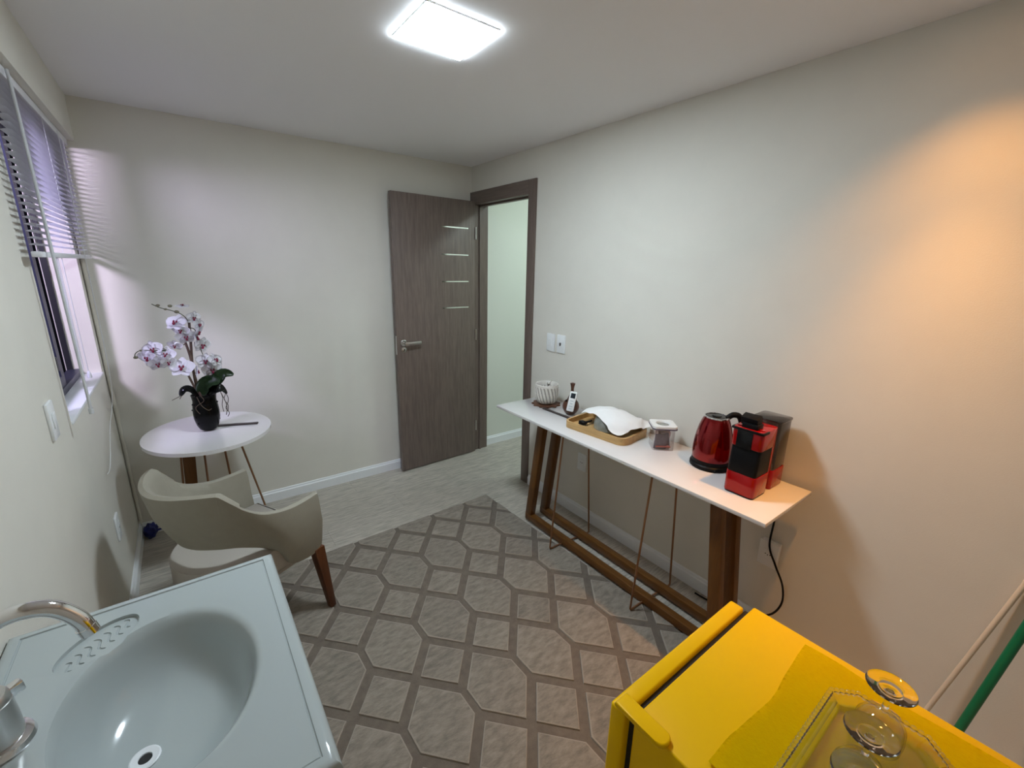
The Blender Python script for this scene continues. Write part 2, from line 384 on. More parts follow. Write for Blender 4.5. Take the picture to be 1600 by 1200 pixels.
bl = thing('venetian_blind', 'white slatted venetian blind half drawn over the window', 'blind', (-2.283, -.6, 1.6))
BY0, BY1, BX = -1.115, -.034, -2.283
b = BM(); box(b, BX-.016, BX+.014, BY0, BY1, 2.108, 2.137, .002); obj('head_rail', b, 'slat', bl)
b = BM(); box(b, BX-.013, BX+.013, BY0, BY1, 1.592, 1.610, .004); obj('bottom_rail', b, 'slat', bl)
sm = None
for k in range(24):
    z = 1.632+.02*k
    if sm is None:
        b = BM(); n = 6
        for j in range(n+1):
            t = j/n-.5; xx = t*.0245; zz = .0022*(1-4*t*t)
            for y in (BY0, BY1): b.verts.new((xx*math.cos(.16), y-(BY0+BY1)/2, zz+xx*math.sin(.16)))
        b.verts.ensure_lookup_table()
        for j in range(n): b.faces.new([b.verts[i] for i in (2*j, 2*j+1, 2*j+3, 2*j+2)])
        bmesh.ops.solidify(b, geom=b.faces[:], thickness=.0006)
        so = obj('slat', b, 'slat', bl, local=True); sm = so
    else:
        so = sm.copy(); COL.objects.link(so); so.parent = bl
    so.location = Vector((BX, (BY0+BY1)/2, z))-bl.location
for y in (BY0+.12, (BY0+BY1)/2, BY1-.12):
    for dx in (-.0135, .0135):
        b = BM(); tube(b, [(BX+dx, y, 1.605), (BX+dx, y, 2.11)], .0008, 5); obj('ladder_cord', b, 'cord', bl)
b = BM(); tube(b, [(BX+.024, BY0+.05, 2.125), (BX+.026, BY0+.05, 2.06), (BX+.03, BY0+.055, 1.075)], .0045, 8)
wd = obj('tilt_wand', b, 'wand', bl)
b = BM(); tube(b, [(BX+.03, BY0+.055, 1.075), (BX+.03, BY0+.055, 1.055)], .007, 8); obj('wand_tip', b, 'wand', wd)
b = BM(); tube(b, smooth_path([(BX+.018, -.30, 2.12), (BX+.018, -.30, 1.5), (BX+.012, -.31, 1.0), (-2.300, -.40, .80), (-2.306, -.50, .70), (-2.306, -.60, .665), (-2.306, -.68, .675)], 8), .0016, 6)
obj('pull_cord', b, 'cord', bl)
for ya, yb, zb in ((-.80, -.745, 1.20), (-.775, -.735, 1.16), (-.70, -.650, 1.13)):
    b = BM(); tube(b, [(BX-.004, ya, 1.595), (BX-.008, (ya+yb)/2+.004, 1.40), (BX-.010, yb, zb)], .0016, 6); obj('lift_cord', b, 'cord', bl)
b = BM(); lathe(b, [(0, 0), (.007, 0), (.008, .006), (.005, .026), (.002, .030), (0, .030)], (BX-.010, -.650, 1.105), 12); obj('cord_tassel', b, 'slat', bl)

# ------------------------------------------------------------------ light fixtures
def panel(loc, s, label, m, zc):
    t = thing('ceiling_light', label, 'ceiling light', (loc[0], loc[1], zc))
    b = BM(); box(b, loc[0]-s/2, loc[0]+s/2, loc[1]-s/2, loc[1]+s/2, zc-.0065, zc)
    obj('frame', b, 'white_plastic', t)
    b = BM(); box(b, loc[0]-s/2, loc[0]+s/2, loc[1]-s/2, loc[1]+s/2, zc-.0085, zc-.0066); obj('diffuser', b, m, t)
panel((-1.122, -1.652), .262, 'square white light panel glowing on the room ceiling', 'panel_light', H)
panel((.74, -.95), .26, 'square light panel on the hallway ceiling beyond the door', 'hall_light', H+.1)
SP = (-.28, -2.86, H)
t = thing('downlight', 'small round warm downlight above the coffee end of the console', 'ceiling light', SP)
b = BM(); lathe(b, [(.030, -.004), (.045, -.004), (.047, 0), (.030, 0)], SP, 28, closed=True); obj('ring', b, 'white_plastic', t)
b = BM(); lathe(b, [(0, -.0015), (.028, -.0015), (.028, 0), (0, 0)], SP, 24); obj('lamp_face', b, 'bulb', t)
spot('downlight_beam', (SP[0], SP[1], H-.012), (SP[0]-.05, SP[1]+.02, 0), SPOT_W*.58, SPOT_COL, math.radians(62), 1.0, .02)
spot('downlight_spill', (SP[0], SP[1], H-.012), (SP[0], SP[1], 0), SPOT_W*.20, SPOT_COL, math.radians(104), 1.0, .02)

# ------------------------------------------------------------------ rug
RR = math.radians(1.6); RO = Vector((-.917, -1.622, 0))
rg = thing('rug', 'taupe carved rug with raised hexagon and diamond tiles', 'rug', RO, RR)
RX0, RX1, RY0, RY1 = -.93, .572, -1.075, .822
b = BM(); box(b, RX0, RX1, RY0, RY1, .0005, .0065, .002); obj('backing', b, 'rug_base', rg, local=True)
def clip(poly):
    for ax, s, lim in ((0, 1, RX1-.003), (0, -1, -(RX0+.003)), (1, 1, RY1-.003), (1, -1, -(RY0+.003))):
        out = []
        for i in range(len(poly)):
            a, c = poly[i], poly[(i+1) % len(poly)]; da, dc = s*a[ax]-lim, s*c[ax]-lim
            if da <= 0: out.append(a)
            if da*dc < 0:
                t = da/(da-dc); out.append((a[0]+(c[0]-a[0])*t, a[1]+(c[1]-a[1])*t))
        poly = out
        if not poly: return []
    return poly
def area(p): return abs(sum(p[i][0]*p[(i+1) % len(p)][1]-p[(i+1) % len(p)][0]*p[i][1] for i in range(len(p))))/2
HEX = [(0, .177), (-.111, .050), (-.111, -.050), (0, -.177), (.111, -.050), (.111, .050)]
DIA = [(0, .117), (-.103, 0), (0, -.117), (.103, 0)]
def tile(poly, c):
    poly = [(x-c[0], y-c[1]) for x, y in poly]; n = len(poly)
    # drop near-duplicate corners
    q = [p for i, p in enumerate(poly) if math.dist(p, poly[i-1]) > .004]
    if len(q) < 3: return
    b = BM(); cx = sum(p[0] for p in q)/len(q); cy = sum(p[1] for p in q)/len(q)
    def ring(ins, z):
        out = []
        for x, y in q:
            d = math.hypot(x-cx, y-cy) or 1; k = max(0, 1-ins/d); out.append(b.verts.new((cx+(x-cx)*k, cy+(y-cy)*k, z)))
        return out
    R = [ring(0, .006), ring(.0015, .0128), ring(.007, .0145)]; m = len(q)
    for A, B in zip(R, R[1:]):
        for i in range(m): b.faces.new((A[i], A[(i+1) % m], B[(i+1) % m], B[i]))
    b.faces.new(R[-1])
    o = obj('tile', b, 'rug_pile', rg, smooth=False, local=True); o.location = (c[0], c[1], 0)
    o.data.materials.append(MATS['rug_edge_highlight'])
    for p in o.data.polygons:
        if p.normal.z < .985: p.material_index = 1  # sloped tile edges get a lighter pile colour, a painted highlight
full = {}
for i in range(-5, 5):
    for j in range(-4, 4):
        for kind, P, c in (('h', HEX, (i*.2475, j*.4150)), ('d', DIA, (i*.2475+.12375, j*.4150+.2075))):
            P2 = [(x+c[0], y+c[1]) for x, y in P]; C2 = clip(P2)
            if len(C2) < 3 or area(C2) < .0012: continue
            if abs(area(C2)-area(P2)) < 1e-7 and kind in full:
                o = full[kind].copy(); COL.objects.link(o); o.parent = rg; o.location = (c[0], c[1], 0)
            else:
                before = set(bpy.data.objects); tile(C2, c)
                if abs(area(C2)-area(P2)) < 1e-7:
                    full[kind] = (set(bpy.data.objects)-before).pop()
RT = .0147

# ------------------------------------------------------------------ console table
CT = .752
ct = thing('console_table', 'long white console table on wooden frames and bronze wire legs', 'table', (-.23, -1.8, 0))
b = BM(); box(b, -.432, -.030, -2.615, -.99, CT-.017, CT, .003); obj('tabletop', b, 'lacquer', ct)
FZ = .0154
for xc in (-.315, -.190):
    b = BM(); box(b, xc-.02, xc+.02, -2.490, -1.190, FZ, FZ+.042, .003); sk = obj('floor_rail', b, 'frame_wood_y', ct)
    def sl_leg(yb, yt, w):
        b = BM(); z0, z1 = FZ+.042, CT-.017
        vs = []
        for z, y in ((z0, yb), (z1, yt)):
            for dx, dy in ((-.02, 0), (.02, 0), (.02, w), (-.02, w)): vs.append(b.verts.new((xc+dx, y+dy, z)))
        for q in ((0, 3, 2, 1), (4, 5, 6, 7), (0, 1, 5, 4), (1, 2, 6, 5), (2, 3, 7, 6), (3, 0, 4, 7)): b.faces.new([vs[i] for i in q])
        bmesh.ops.bevel(b, geom=b.edges[:], offset=.0025, segments=2, profile=.5, affect='EDGES')
        return b
    obj('leg', sl_leg(-1.244, -1.339, .052), 'frame_wood', ct)
    obj('leg', sl_leg(-2.488, -2.412, .050), 'frame_wood', ct)
for y in (-1.534, -2.110):
    zb = .0055 if False else RT+.0002
    b = BM(); pts = [(-.365, y, CT-.017), (-.424, y, RT+.012), (-.418, y, RT+.0065), (-.335, y, RT+.0055)]
    tube(b, [(-.362, y, CT-.016), (-.425, y, RT+.014), (-.421, y, RT+.006), (-.410, y, RT+.0055), (-.345, y, RT+.0055)], .005, 8)
    tube(b, [(-.345, y, RT+.0055), (-.107, y, .0065), (-.100, y, .010), (-.101, y, .018), (-.168, y, CT-.016)], .005, 8)
    obj('wire_leg', b, 'bronze', ct)

# fluted ceramic pot on trivet
px, py = -.158, -1.152
b = BM(); lathe(b, [(0, 0), (.080, 0), (.086, .003), (.084, .009), (.05, .010), (0, .010)], (px, py, CT+.0004), 96, fn=lambda a, z: 1+.085*math.sin(11*a)+.035*math.sin(23*a+1))
tag(obj('trivet', b, 'dark_wood_trivet', base=(px, py, CT+.0004)), 'scalloped dark brown trivet under the fluted ceramic pot', 'trivet')
pz = CT+.0110
pt = thing('ceramic_pot', 'cream ceramic pot with spiral fluting on a brown trivet', 'pot', (px, py, pz))
prof = [(0, 0), (.042, 0), (.056, .008), (.069, .028), (.0755, .055), (.0765, .085), (.0755, .108), (.0725, .114), (.0735, .117), (.0735, .124), (.071, .127), (.067, .125), (.065, .10), (.06, .05), (0, .045)]
def flute(a, z):
    if z < .012 or z > .111: return 1
    w = min(1, (z-.012)/.02, (.111-z)/.01); return 1-.075*w*(.5+.5*math.sin(20*a+z*75))**2
pr2 = []
for (r1, z1), (r2, z2) in zip(prof, prof[1:]):
    for k in range(6 if r1 > .05 and z2 > z1 and r2 > .05 else 1): t = k/(6 if r1 > .05 and z2 > z1 and r2 > .05 else 1); pr2.append((r1+(r2-r1)*t, z1+(z2-z1)*t))
pr2.append(prof[-1])
b = BM(); lathe(b, pr2[:], (px, py, pz), 200, fn=flute); po = obj('body', b, 'ceramic', pt, smooth=70); po.data.materials.append(MATS['ceramic_groove'])
for p in po.data.polygons:
    c_ = p.center; a_ = math.atan2(c_.y, c_.x)
    if .012 < c_.z < .111 and math.hypot(c_.x, c_.y) > .055 and math.sin(20*a_+c_.z*75) > .35: p.material_index = 1
b = BM(); lathe(b, [(0, .085), (.0645, .085), (.0645, .08), (0, .08)], (px, py, pz), 32); obj('inner_disc', b, 'pot_inner_dark', pt)  # near-black disc inside the pot below its rim
b = BM(); bar(b, (px-.010, py+.004, pz+.090), (px+.022, py-.030, pz+.160), .013, .005); blob(b, (px+.004, py-.012, pz+.126), .012, 1, 1, .9)
tag(obj('spoon', b, 'chrome', base=(px, py, pz+.08)), 'small silver spoon handle sticking out of the ceramic pot', 'spoon')
# incense strip
b = BM(); bar(b, (-.235, -1.215, CT+.004), (-.228, -1.50, CT+.004), .022, .006, bev=.0015)
tag(obj('incense_holder', b, 'strip_dark', base=(-.235, -1.35, CT)), 'dark flat wooden strip lying between trivet and bamboo tray', 'strip')
# gourd-shaped holder
vx, vy = -.155, -1.37
v = thing('gourd_holder', 'dark brown polished gourd-shaped holder with a thin neck', 'vase', (vx, vy, CT))
b = BM(); lathe(b, [(0, .0005), (.026, .0005), (.036, .008), (.047, .028), (.050, .044), (.047, .062), (.040, .076), (.037, .078), (.038, .070), (.044, .050), (.040, .024), (0, .012)], (vx, vy, CT), 36); obj('bowl', b, 'dark_wood', v)
b = BM(); lathe(b, [(0, .05), (.022, .05), (.030, .066), (.027, .090), (.016, .112), (.0095, .128), (.0085, .150), (.0105, .165), (.0145, .180), (.0145, .184), (.008, .184), (.006, .170), (0, .165)], (vx+.012, vy+.006, CT), 28); obj('neck', b, 'dark_wood', v)
# remote leaning in the holder
rc = thing('remote_control', 'white air conditioner remote leaning on the brown gourd holder', 'remote', (-.206, -1.413, CT+.034))
rc.rotation_euler = (math.radians(0), math.radians(0), 0)
Mr = Matrix.Rotation(math.radians(132), 4, 'Z') @ Matrix.Rotation(math.radians(14), 4, 'X') @ Matrix.Rotation(math.radians(-9), 4, 'Y')
def rbox(x0, x1, y0, y1, z0, z1, bev): bb = BM(); box(bb, x0, x1, y0, y1, z0, z1, bev); bb.transform(Mr); return bb
ro = obj('body', rbox(-.021, .021, -.008, .008, 0, .118, .006), 'white_plastic', rc, local=True)
obj('screen', rbox(-.0135, .0135, .0079, .0088, .078, .108, .0003), 'screen', ro, local=True)
for zz, ww in ((.062, .010), (.046, .008), (.030, .011), (.016, .010)):
    obj('button', rbox(-ww, ww, .0079, .0086, zz-.004, zz+.004, .0003), 'button', ro, local=True)

# bamboo tray
tc_ = (-.205, -1.688); ta = math.radians(6.5)
tr = thing('bamboo_tray', 'bamboo serving tray with rounded corners under the white paper', 'tray', (*tc_, CT), ta)
b = BM(); prism(b, rect(0, 0, .235, .375, .035), .002, .010); obj('bottom', b, 'bamboo', tr, local=True)
def wall_ring(b, w, d, rad, t, z0, zf):
    o_ = rect(0, 0, w, d, rad, 8); i_ = rect(0, 0, w-2*t, d-2*t, max(rad-t, .004), 8); n = len(o_)
    lo = [b.verts.new((*p, z0)) for p in o_]; hi = [b.verts.new((*p, zf(*p))) for p in o_]
    li = [b.verts.new((*p, z0)) for p in i_]; hi2 = [b.verts.new((*p, zf(*p))) for p in i_]
    for k in range(n):
        k2 = (k+1) % n
        for A, B in ((lo, hi), (hi, hi2), (hi2, li), (li, lo)): b.faces.new((A[k], A[k2], B[k2], B[k]))
b = BM(); wall_ring(b, .245, .385, .042, .011, .0005, lambda x, y: .038); obj('rim', b, 'bamboo', tr, local=True)
b = BM(); lathe(b, [(.076, 0), (.084, .006), (.086, .030), (.078, .058), (.058, .078), (.030, .087), (0, .089), (0, .083), (.055, .072), (.074, .046), (.078, .012), (.072, .004)], (-.185, -1.70, CT+.0115), 40)
tag(obj('covered_bowl', b, 'grey_glass', base=(-.185, -1.70, CT+.0115)), 'upturned grey glass bowl under the white paper on the tray', 'bowl')
b = BM(); blob(b, (-.262, -1.575, CT+.024), .020, 1.0, 1.3, .6, 12, .5); bar(b, (-.262, -1.575, CT+.022), (-.215, -1.60, CT+.034), .012, .006)
tag(obj('clip', b, 'black_plastic', base=(-.262, -1.575, CT+.012)), 'small black clip in the front corner of the bamboo tray', 'clip')
def paperf(s, t):
    # four corners of the sheet hang lower than the bowl-shaped mound that holds it up
    A, B, C, D = Vector((-.238, -1.535, CT+.062)), Vector((-.306, -1.850, CT+.047)), Vector((-.052, -1.520, CT+.052)), Vector((-.048, -1.885, CT+.052))
    p = (A*(1-s)+B*s)*(1-t)+(C*(1-s)+D*s)*t
    d2 = ((p.x+.170)/.135)**2+((p.y+1.695)/.185)**2
    z = max(p.z-.004, p.z+(CT+.111-p.z)*max(0, 1-d2)**.6)
    z += .006*noise.noise((p.x*20, p.y*20, 1))+.009*abs(noise.noise((p.x*9+3, p.y*9, 5)))*(1-abs(2*s-1))
    z += .020*math.exp(-((p.y+1.835)**2/.0007+(p.x+.075)**2/.0025))
    e = .014*noise.noise((s*3, t*3, 9)); return (p.x+e, p.y+e, z)
b = BM(); grid(b, 44, 36, paperf)
tag(obj('paper_napkin', b, 'paper', smooth=True, base=(-.18, -1.69, CT+.06)), 'crumpled white paper napkin draped over the bamboo tray', 'napkin')

# acrylic jar
jc = (-.144, -1.992); ja = math.radians(-42)
j = thing('storage_jar', 'square clear jar of sachets with white lid beside the tray', 'jar', (*jc, CT), ja)
b = BM(); o_ = rect(0, 0, .100, .104, .014); prism(b, o_, .0006, .112)
top = [f_ for f_ in b.faces if all(v_.co.z > .11 for v_ in f_.verts)]
bmesh.ops.delete(b, geom=top, context='FACES'); obj('body', b, 'acrylic', j, local=True)
b = BM(); prism(b, rect(0, 0, .118, .118, .016), .106, .113, .002); lr = obj('lid', b, 'sachet_purple', j, local=True)
b = BM(); oc = []; ob = []; ic = []; ib = []
for k in range(56):
    a = 2*PI*k/56; ca, sa_ = math.cos(a), math.sin(a); t_ = min(.057/max(abs(ca), abs(sa_)), .0735)
    oc.append(b.verts.new((t_*ca, t_*sa_, .1225))); ob.append(b.verts.new((t_*ca, t_*sa_, .113)))
    ic.append(b.verts.new((.034*ca, .034*sa_, .1225))); ib.append(b.verts.new((.0305*ca, .0305*sa_, .1145)))
m_ = len(oc)
for k in range(m_):
    k2 = (k+1) % m_
    for A, B in ((ob, oc), (oc, ic), (ic, ib)): b.faces.new((A[k], A[k2], B[k2], B[k]))
obj('lid_plate', b, 'white_plastic', lr, local=True)
b = BM(); lathe(b, [(0, .1146), (.030, .1146), (.030, .116), (.012, .1175), (0, .1175)], (0, 0, 0), 24); obj('lid_button', b, 'grey_glass', lr, local=True)
for k, (x, y, a, rz, m, w, h) in enumerate(((-.012, -.030, 8, 5, 'sachet_purple', .062, .078), (.020, -.020, -14, 30, 'sachet_purple', .05, .07), (-.030, .006, 10, 80, 'sachet_pink', .06, .075), (.006, .010, -6, -10, 'sachet_pink', .07, .08), (.018, .026, 12, 15, 'sachet_pink', .055, .07), (.0, -.014, 80, 0, 'sachet_red', .070, .03))):
    bb = BM(); box(bb, -w/2, w/2, -.003, .003, 0, h, .002); bb.transform(Matrix.Translation((x, y, .004 if a < 60 else .012)) @ Matrix.Rotation(math.radians(rz), 4, 'Z') @ Matrix.Rotation(math.radians(a), 4, 'X'))
    obj('sachet', bb, m, j, local=True)

# electric kettle
kx, ky = -.140, -2.246
k_ = thing('electric_kettle', 'glossy red electric kettle with black base and handle', 'kettle', (kx, ky, CT))
b = BM(); lathe(b, [(0, .0006), (.082, .0006), (.086, .004), (.086, .016), (.080, .022), (0, .022)], (kx, ky, CT), 44); obj('base', b, 'black_plastic', k_)
b = BM(); lathe(b, [(0, .0225), (.078, .0225), (.080, .026), (.080, .040), (0, .040)], (kx, ky, CT), 44); obj('collar', b, 'black_plastic', k_)
def spout(a, z):
    d = (a-math.radians(228)+PI) % (2*PI)-PI; return 1+.16*max(0, (z-.12)/.10)*math.exp(-(d/.22)**2)
b = BM(); lathe(b, [(.0795, .0405), (.0815, .06), (.0815, .085), (.0795, .115), (.0745, .150), (.067, .185), (.058, .212), (.050, .228), (.047, .229), (.047, .222)], (kx, ky, CT), 56, fn=spout); obj('body', b, 'kettle_red', k_)
b = BM(); lathe(b, [(.0455, .224), (.051, .2285), (.0505, .233), (.046, .2335), (.0445, .228)], (kx, ky, CT), 44, closed=True, fn=lambda a, z: spout(a, .2)); obj('rim', b, 'chrome', k_)
b = BM(); lathe(b, [(0, .237), (.018, .2365), (.020, .232), (.0445, .230), (.0445, .226), (0, .226)], (kx, ky, CT), 36); obj('lid', b, 'black_gloss', k_)
ha = math.radians(-42); hc, hs = math.cos(ha), math.sin(ha)
def hp(rr, z): return (kx+rr*hc, ky+rr*hs, CT+z)
b = BM(); tube(b, smooth_path([hp(.046, .226), hp(.066, .240), hp(.092, .236), hp(.108, .205), hp(.112, .15), hp(.104, .09), hp(.082, .062)], 6), [.012]*6+[.013]*25+[.010]*6, 12); obj('handle', b, 'black_plastic', k_)

# capsule coffee machine
cm = thing('coffee_machine', 'red and black capsule coffee machine with smoked water tank', 'coffee machine', (-.2, -2.45, CT))
MX0, MX1, MY0, MY1 = -.312, -.196, -2.512, -2.396
cxm, cym = (MX0+MX1)/2, (MY0+MY1)/2
b = BM(); prism(b, rect(cxm, cym, .112, .112, .014), CT+.0006, CT+.006); obj('foot', b, 'black_plastic', cm)
b = BM(); prism(b, rect(cxm, cym, .116, .116, .015), CT+.006, CT+.090, .002); obj('drip_base', b, 'machine_red', cm)
b = BM(); prism(b, rect(cxm+.002, cym, .108, .110, .012), CT+.090, CT+.196, .002)
for v_ in b.verts:
    if v_.co.x < cxm-.02 and v_.co.z < CT+.11: v_.co.x -= .006
    if v_.co.x < cxm-.02 and v_.co.z > CT+.11: v_.co.x += .004
obj('cup_bay', b, 'black_plastic', cm)
b = BM(); prism(b, rect(cxm+.002, cym, .114, .116, .015), CT+.196, CT+.272, .003); up = obj('brew_head', b, 'machine_red', cm)
b = BM(); box(b, MX0+.0005, MX0+.006, cym-.022, cym+.036, CT+.194, CT+.268, .001); obj('front_panel', b, 'black_gloss', up)
b = BM(); box(b, MX0-.002, MX0+.012, MY0-.002, MY1+.002, CT+.262, CT+.271, .003); box(b, MX0+.0, MX0+.055, MY1-.006, MY1+.002, CT+.262, CT+.272, .003); box(b, MX0+.0, MX0+.05, MY0-.002, MY0+.006, CT+.262, CT+.272, .003); obj('lever_bar', b, 'black_plastic', up)
b = BM(); box(b, MX0+.012, MX0+.06, cym-.030, cym+.030, CT+.270, CT+.292, .004); lev = obj('lever', b, 'black_plastic', up)
b = BM(); bar(b, (MX0+.016, cym+.006, CT+.296), (MX0+.050, cym+.006, CT+.308), .062, .034, bev=.002); obj('lever_grip', b, 'black_plastic', lev)
b = BM(); lathe(b, [(0, .273), (.011, .273), (.011, .2755), (0, .2765)], (MX0+.03, MY1-.018, CT), 20); obj('button', b, 'machine_red', up)
b = BM(); lathe(b, [(0, .273), (.011, .273), (.011, .2755), (0, .2765)], (MX0+.03, MY0+.018, CT), 20); obj('button', b, 'machine_red', up)
b = BM(); box(b, MX1-.004, MX1+.030, MY0+.010, MY1-.010, CT+.006, CT+.268, .004); obj('rear_column', b, 'machine_red', cm)
tx = -.108
b = BM(); prism(b, rect(tx, cym, .116, .112, .016), CT+.0006, CT+.080, .002); obj('tank_base', b, 'machine_red', cm)
b = BM(); prism(b, rect(tx, cym, .112, .108, .015), CT+.0805, CT+.276, .002)
tk = obj('water_tank', b, 'smoked', cm)
b = BM(); prism(b, rect(tx, cym, .102, .098, .012), CT+.083, CT+.272, .002); obj('tank_lining', b, 'smoked', tk)
b = BM(); prism(b, rect(tx, cym, .118, .114, .017), CT+.276, CT+.286, .003); obj('tank_lid', b, 'smoked', cm)
# power cord
b = BM(); tube(b, smooth_path([(-.047, -2.470, CT+.030), (-.030, -2.472, CT+.026), (-.018, -2.476, CT+.006), (-.015, -2.482, .71), (-.016, -2.492, .64), (-.018, -2.500, .56), (-.046, -2.510, .45), (-.048, -2.546, .375), (-.036, -2.584, .29), (-.028, -2.592, .20), (-.030, -2.56, .12), (-.034, -2.49, .07), (-.036, -2.40, .030), (-.04, -2.30, .008), (-.045, -2.22, .0048)], 8), .0042, 8)
tag(obj('electric_cable', b, 'black_plastic', smooth=True, base=(-.03, -2.5, .3)), 'black electric cable hanging down behind the console end', 'cable')

# ------------------------------------------------------------------ wall plates
def plate(name, label, cat, side, y, z, inner, w=.075, h=.118, dep=0):
    x = 0 if side == 'r' else XL; s = -1 if side == 'r' else 1
    t = thing(name, label, cat, (x, y, z), 0 if side == 'r' else PI)
    # local: plate sticks out along -x; a surface box lifts it off the wall
    if dep:
        b = BM(); box(b, -dep, 0, -w/2+.003, w/2-.003, -h/2+.003, h/2-.003, .002); obj('surface_box', b, 'white_plastic', t, local=True)
    b = BM(); box(b, -.009, 0, -w/2, w/2, -h/2, h/2, .003); p = obj('plate', b, 'white_plastic', t, local=True)
    if inner == 'switch':
        b = BM(); box(b, -.0125, -.008, -.017, .017, -.024, .024, .002); obj('rocker', b, 'white_plastic', p, local=True)
    elif inner == 'key':
        b = BM(); box(b, -.0105, -.008, -.017, .017, -.024, .024, .001); obj('insert', b, 'white_plastic', p, local=True)
        b = BM(); bar(b, (-.009, .004, -.012), (-.020, -.006, .010), .010, .006); obj('toggle', b, 'strip_dark', p, local=True)
    else:
        b = BM(); box(b, -.0105, -.008, -.019, .019, -.024, .024, .001); obj('insert', b, 'white_plastic', p, local=True)
        for dy, dz in ((-.0095, 0), (0, -.003), (.0095, 0)):
            b = BM(); lathe(b, [(0, 0), (.0024, 0), (.0024, .0006), (0, .0006)], (0, 0, 0), 10); b.transform(Matrix.Translation((-.0104, dy, dz)) @ Matrix.Rotation(-PI/2, 4, 'Y')); obj('hole', b, 'outlet_hole', p, local=True)
    if dep:
        p.location.x = -dep
    return t
plate('light_switch', 'white light switch plate nearest the doorway casing', 'switch', 'r', -1.002, 1.118, 'switch')
plate('light_switch', 'white switch plate with grey toggle, farther from the doorway', 'switch', 'r', -1.101, 1.120, 'key')
plate('power_outlet', 'white power outlet under the coffee machine end of console', 'outlet', 'r', -2.506, .400, 'outlet', .080, .118, .026)
plate('power_outlet', 'white power outlet low behind the console wire leg', 'outlet', 'r', -1.352, .385, 'outlet')
plate('light_switch', 'white switch plate on the window wall beside the sill', 'switch', 'l', -1.258, 1.100, 'switch')
plate('power_outlet', 'white power outlet low on window wall behind armchair', 'outlet', 'l', -.650, .402, 'outlet')

# ------------------------------------------------------------------ round side table with orchid
TT = .730; TC = (-1.913, -.462)
st = thing('side_table', 'round white side table with wooden leg and thin wire legs', 'table', (*TC, 0))
pts = [(TC[0]+.285*math.cos(a), TC[1]+.318*math.sin(a)) for a in [2*PI*k/72 for k in range(72)]]
b = BM(); prism(b, pts, TT-.018, TT, .004); obj('tabletop', b, 'lacquer', st)
def taper_leg(bm, A, B, wa, wb, ang=0):
    vs = []
    for P, w in ((A, wa), (B, wb)):
        for sx, sy in ((-1, -1), (1, -1), (1, 1), (-1, 1)):
            c, s = math.cos(ang), math.sin(ang); x, y = sx*w[0]/2, sy*w[1]/2
            vs.append(bm.verts.new((P[0]+x*c-y*s, P[1]+x*s+y*c, P[2])))
    for q in ((0, 3, 2, 1), (4, 5, 6, 7), (0, 1, 5, 4), (1, 2, 6, 5), (2, 3, 7, 6), (3, 0, 4, 7)): bm.faces.new([vs[i] for i in q])
    bmesh.ops.bevel(bm, geom=bm.edges[:], offset=.003, segments=2, profile=.5, affect='EDGES')
b = BM(); taper_leg(b, (-2.055, -.40, 0.0005), (-2.012, -.42, TT-.018), (.050, .050), (.056, .056)); obj('leg', b, 'frame_wood', st)
b = BM(); tube(b, [(-1.948, -.31, TT-.017), (-1.966, -.25, .011), (-1.969, -.25, .006), (-1.975, -.25, .0055), (-2.088, -.27, .0055), (-2.094, -.27, .006), (-2.096, -.27, .011), (-2.046, -.33, TT-.017)], .0055, 8); obj('wire_leg', b, 'bronze', st)
b = BM(); tube(b, [(-1.800, -.37, TT-.017), (-1.672, -.16, .010), (-1.674, -.160, .006), (-1.684, -.164, .0055), (-1.822, -.294, .0055), (-1.830, -.300, .006), (-1.832, -.301, .011), (-1.862, -.305, TT-.017)], .0055, 8); obj('wire_leg', b, 'bronze', st)
b = BM(); bar(b, (-1.915, -.405, TT+.0045), (-1.692, -.492, TT+.0045), .022, .007, bev=.001)
tag(obj('flat_strip', b, 'strip_dark', base=(-1.8, -.45, TT)), 'thin dark flat strip lying beside the orchid pot', 'strip')

OY = -.455
op = thing('potted_orchid', 'white and magenta orchid in a glossy black pot on table', 'potted plant', (-1.913, OY, TT))
OCX = -1.913
b = BM(); prof = [(0, .009), (.030, .009), (.040, .013), (.050, .035), (.0575, .070), (.0585, .105), (.0555, .140), (.052, .165), (.055, .190), (.057, .196), (.053, .198), (.048, .185), (0, .180)]
lathe(b, prof, (OCX, OY, TT), 40); pot = obj('pot', b, 'pot_black', op)
b = BM(); lathe(b, [(0, .0085), (.030, .0085), (.034, .0088), (.034, .012), (0, .012)], (OCX, OY, TT), 20)
obj('pot_foot', b, 'pot_black', pot)
rnd = random.Random(3)
for k in range(26):
    z = rnd.choice((.05, .085, .115, .15)); a = rnd.uniform(0, 2*PI); rr = .056
    for (r1, z1), (r2, z2) in zip(prof[1:8], prof[2:9]):
        if z1 <= z <= z2: rr = r1+(r2-r1)*(z-z1)/(z2-z1)
    b = BM(); blob(b, (OCX+rr*math.cos(a), OY+rr*math.sin(a), TT+z), .0048, seg=8); obj('stud', b, 'pot_black', pot)
b = BM(); lathe(b, [(0, .192), (.03, .190), (.05, .184), (0, .178)], (OCX, OY, TT), 24); obj('soil', b, 'soil', op)
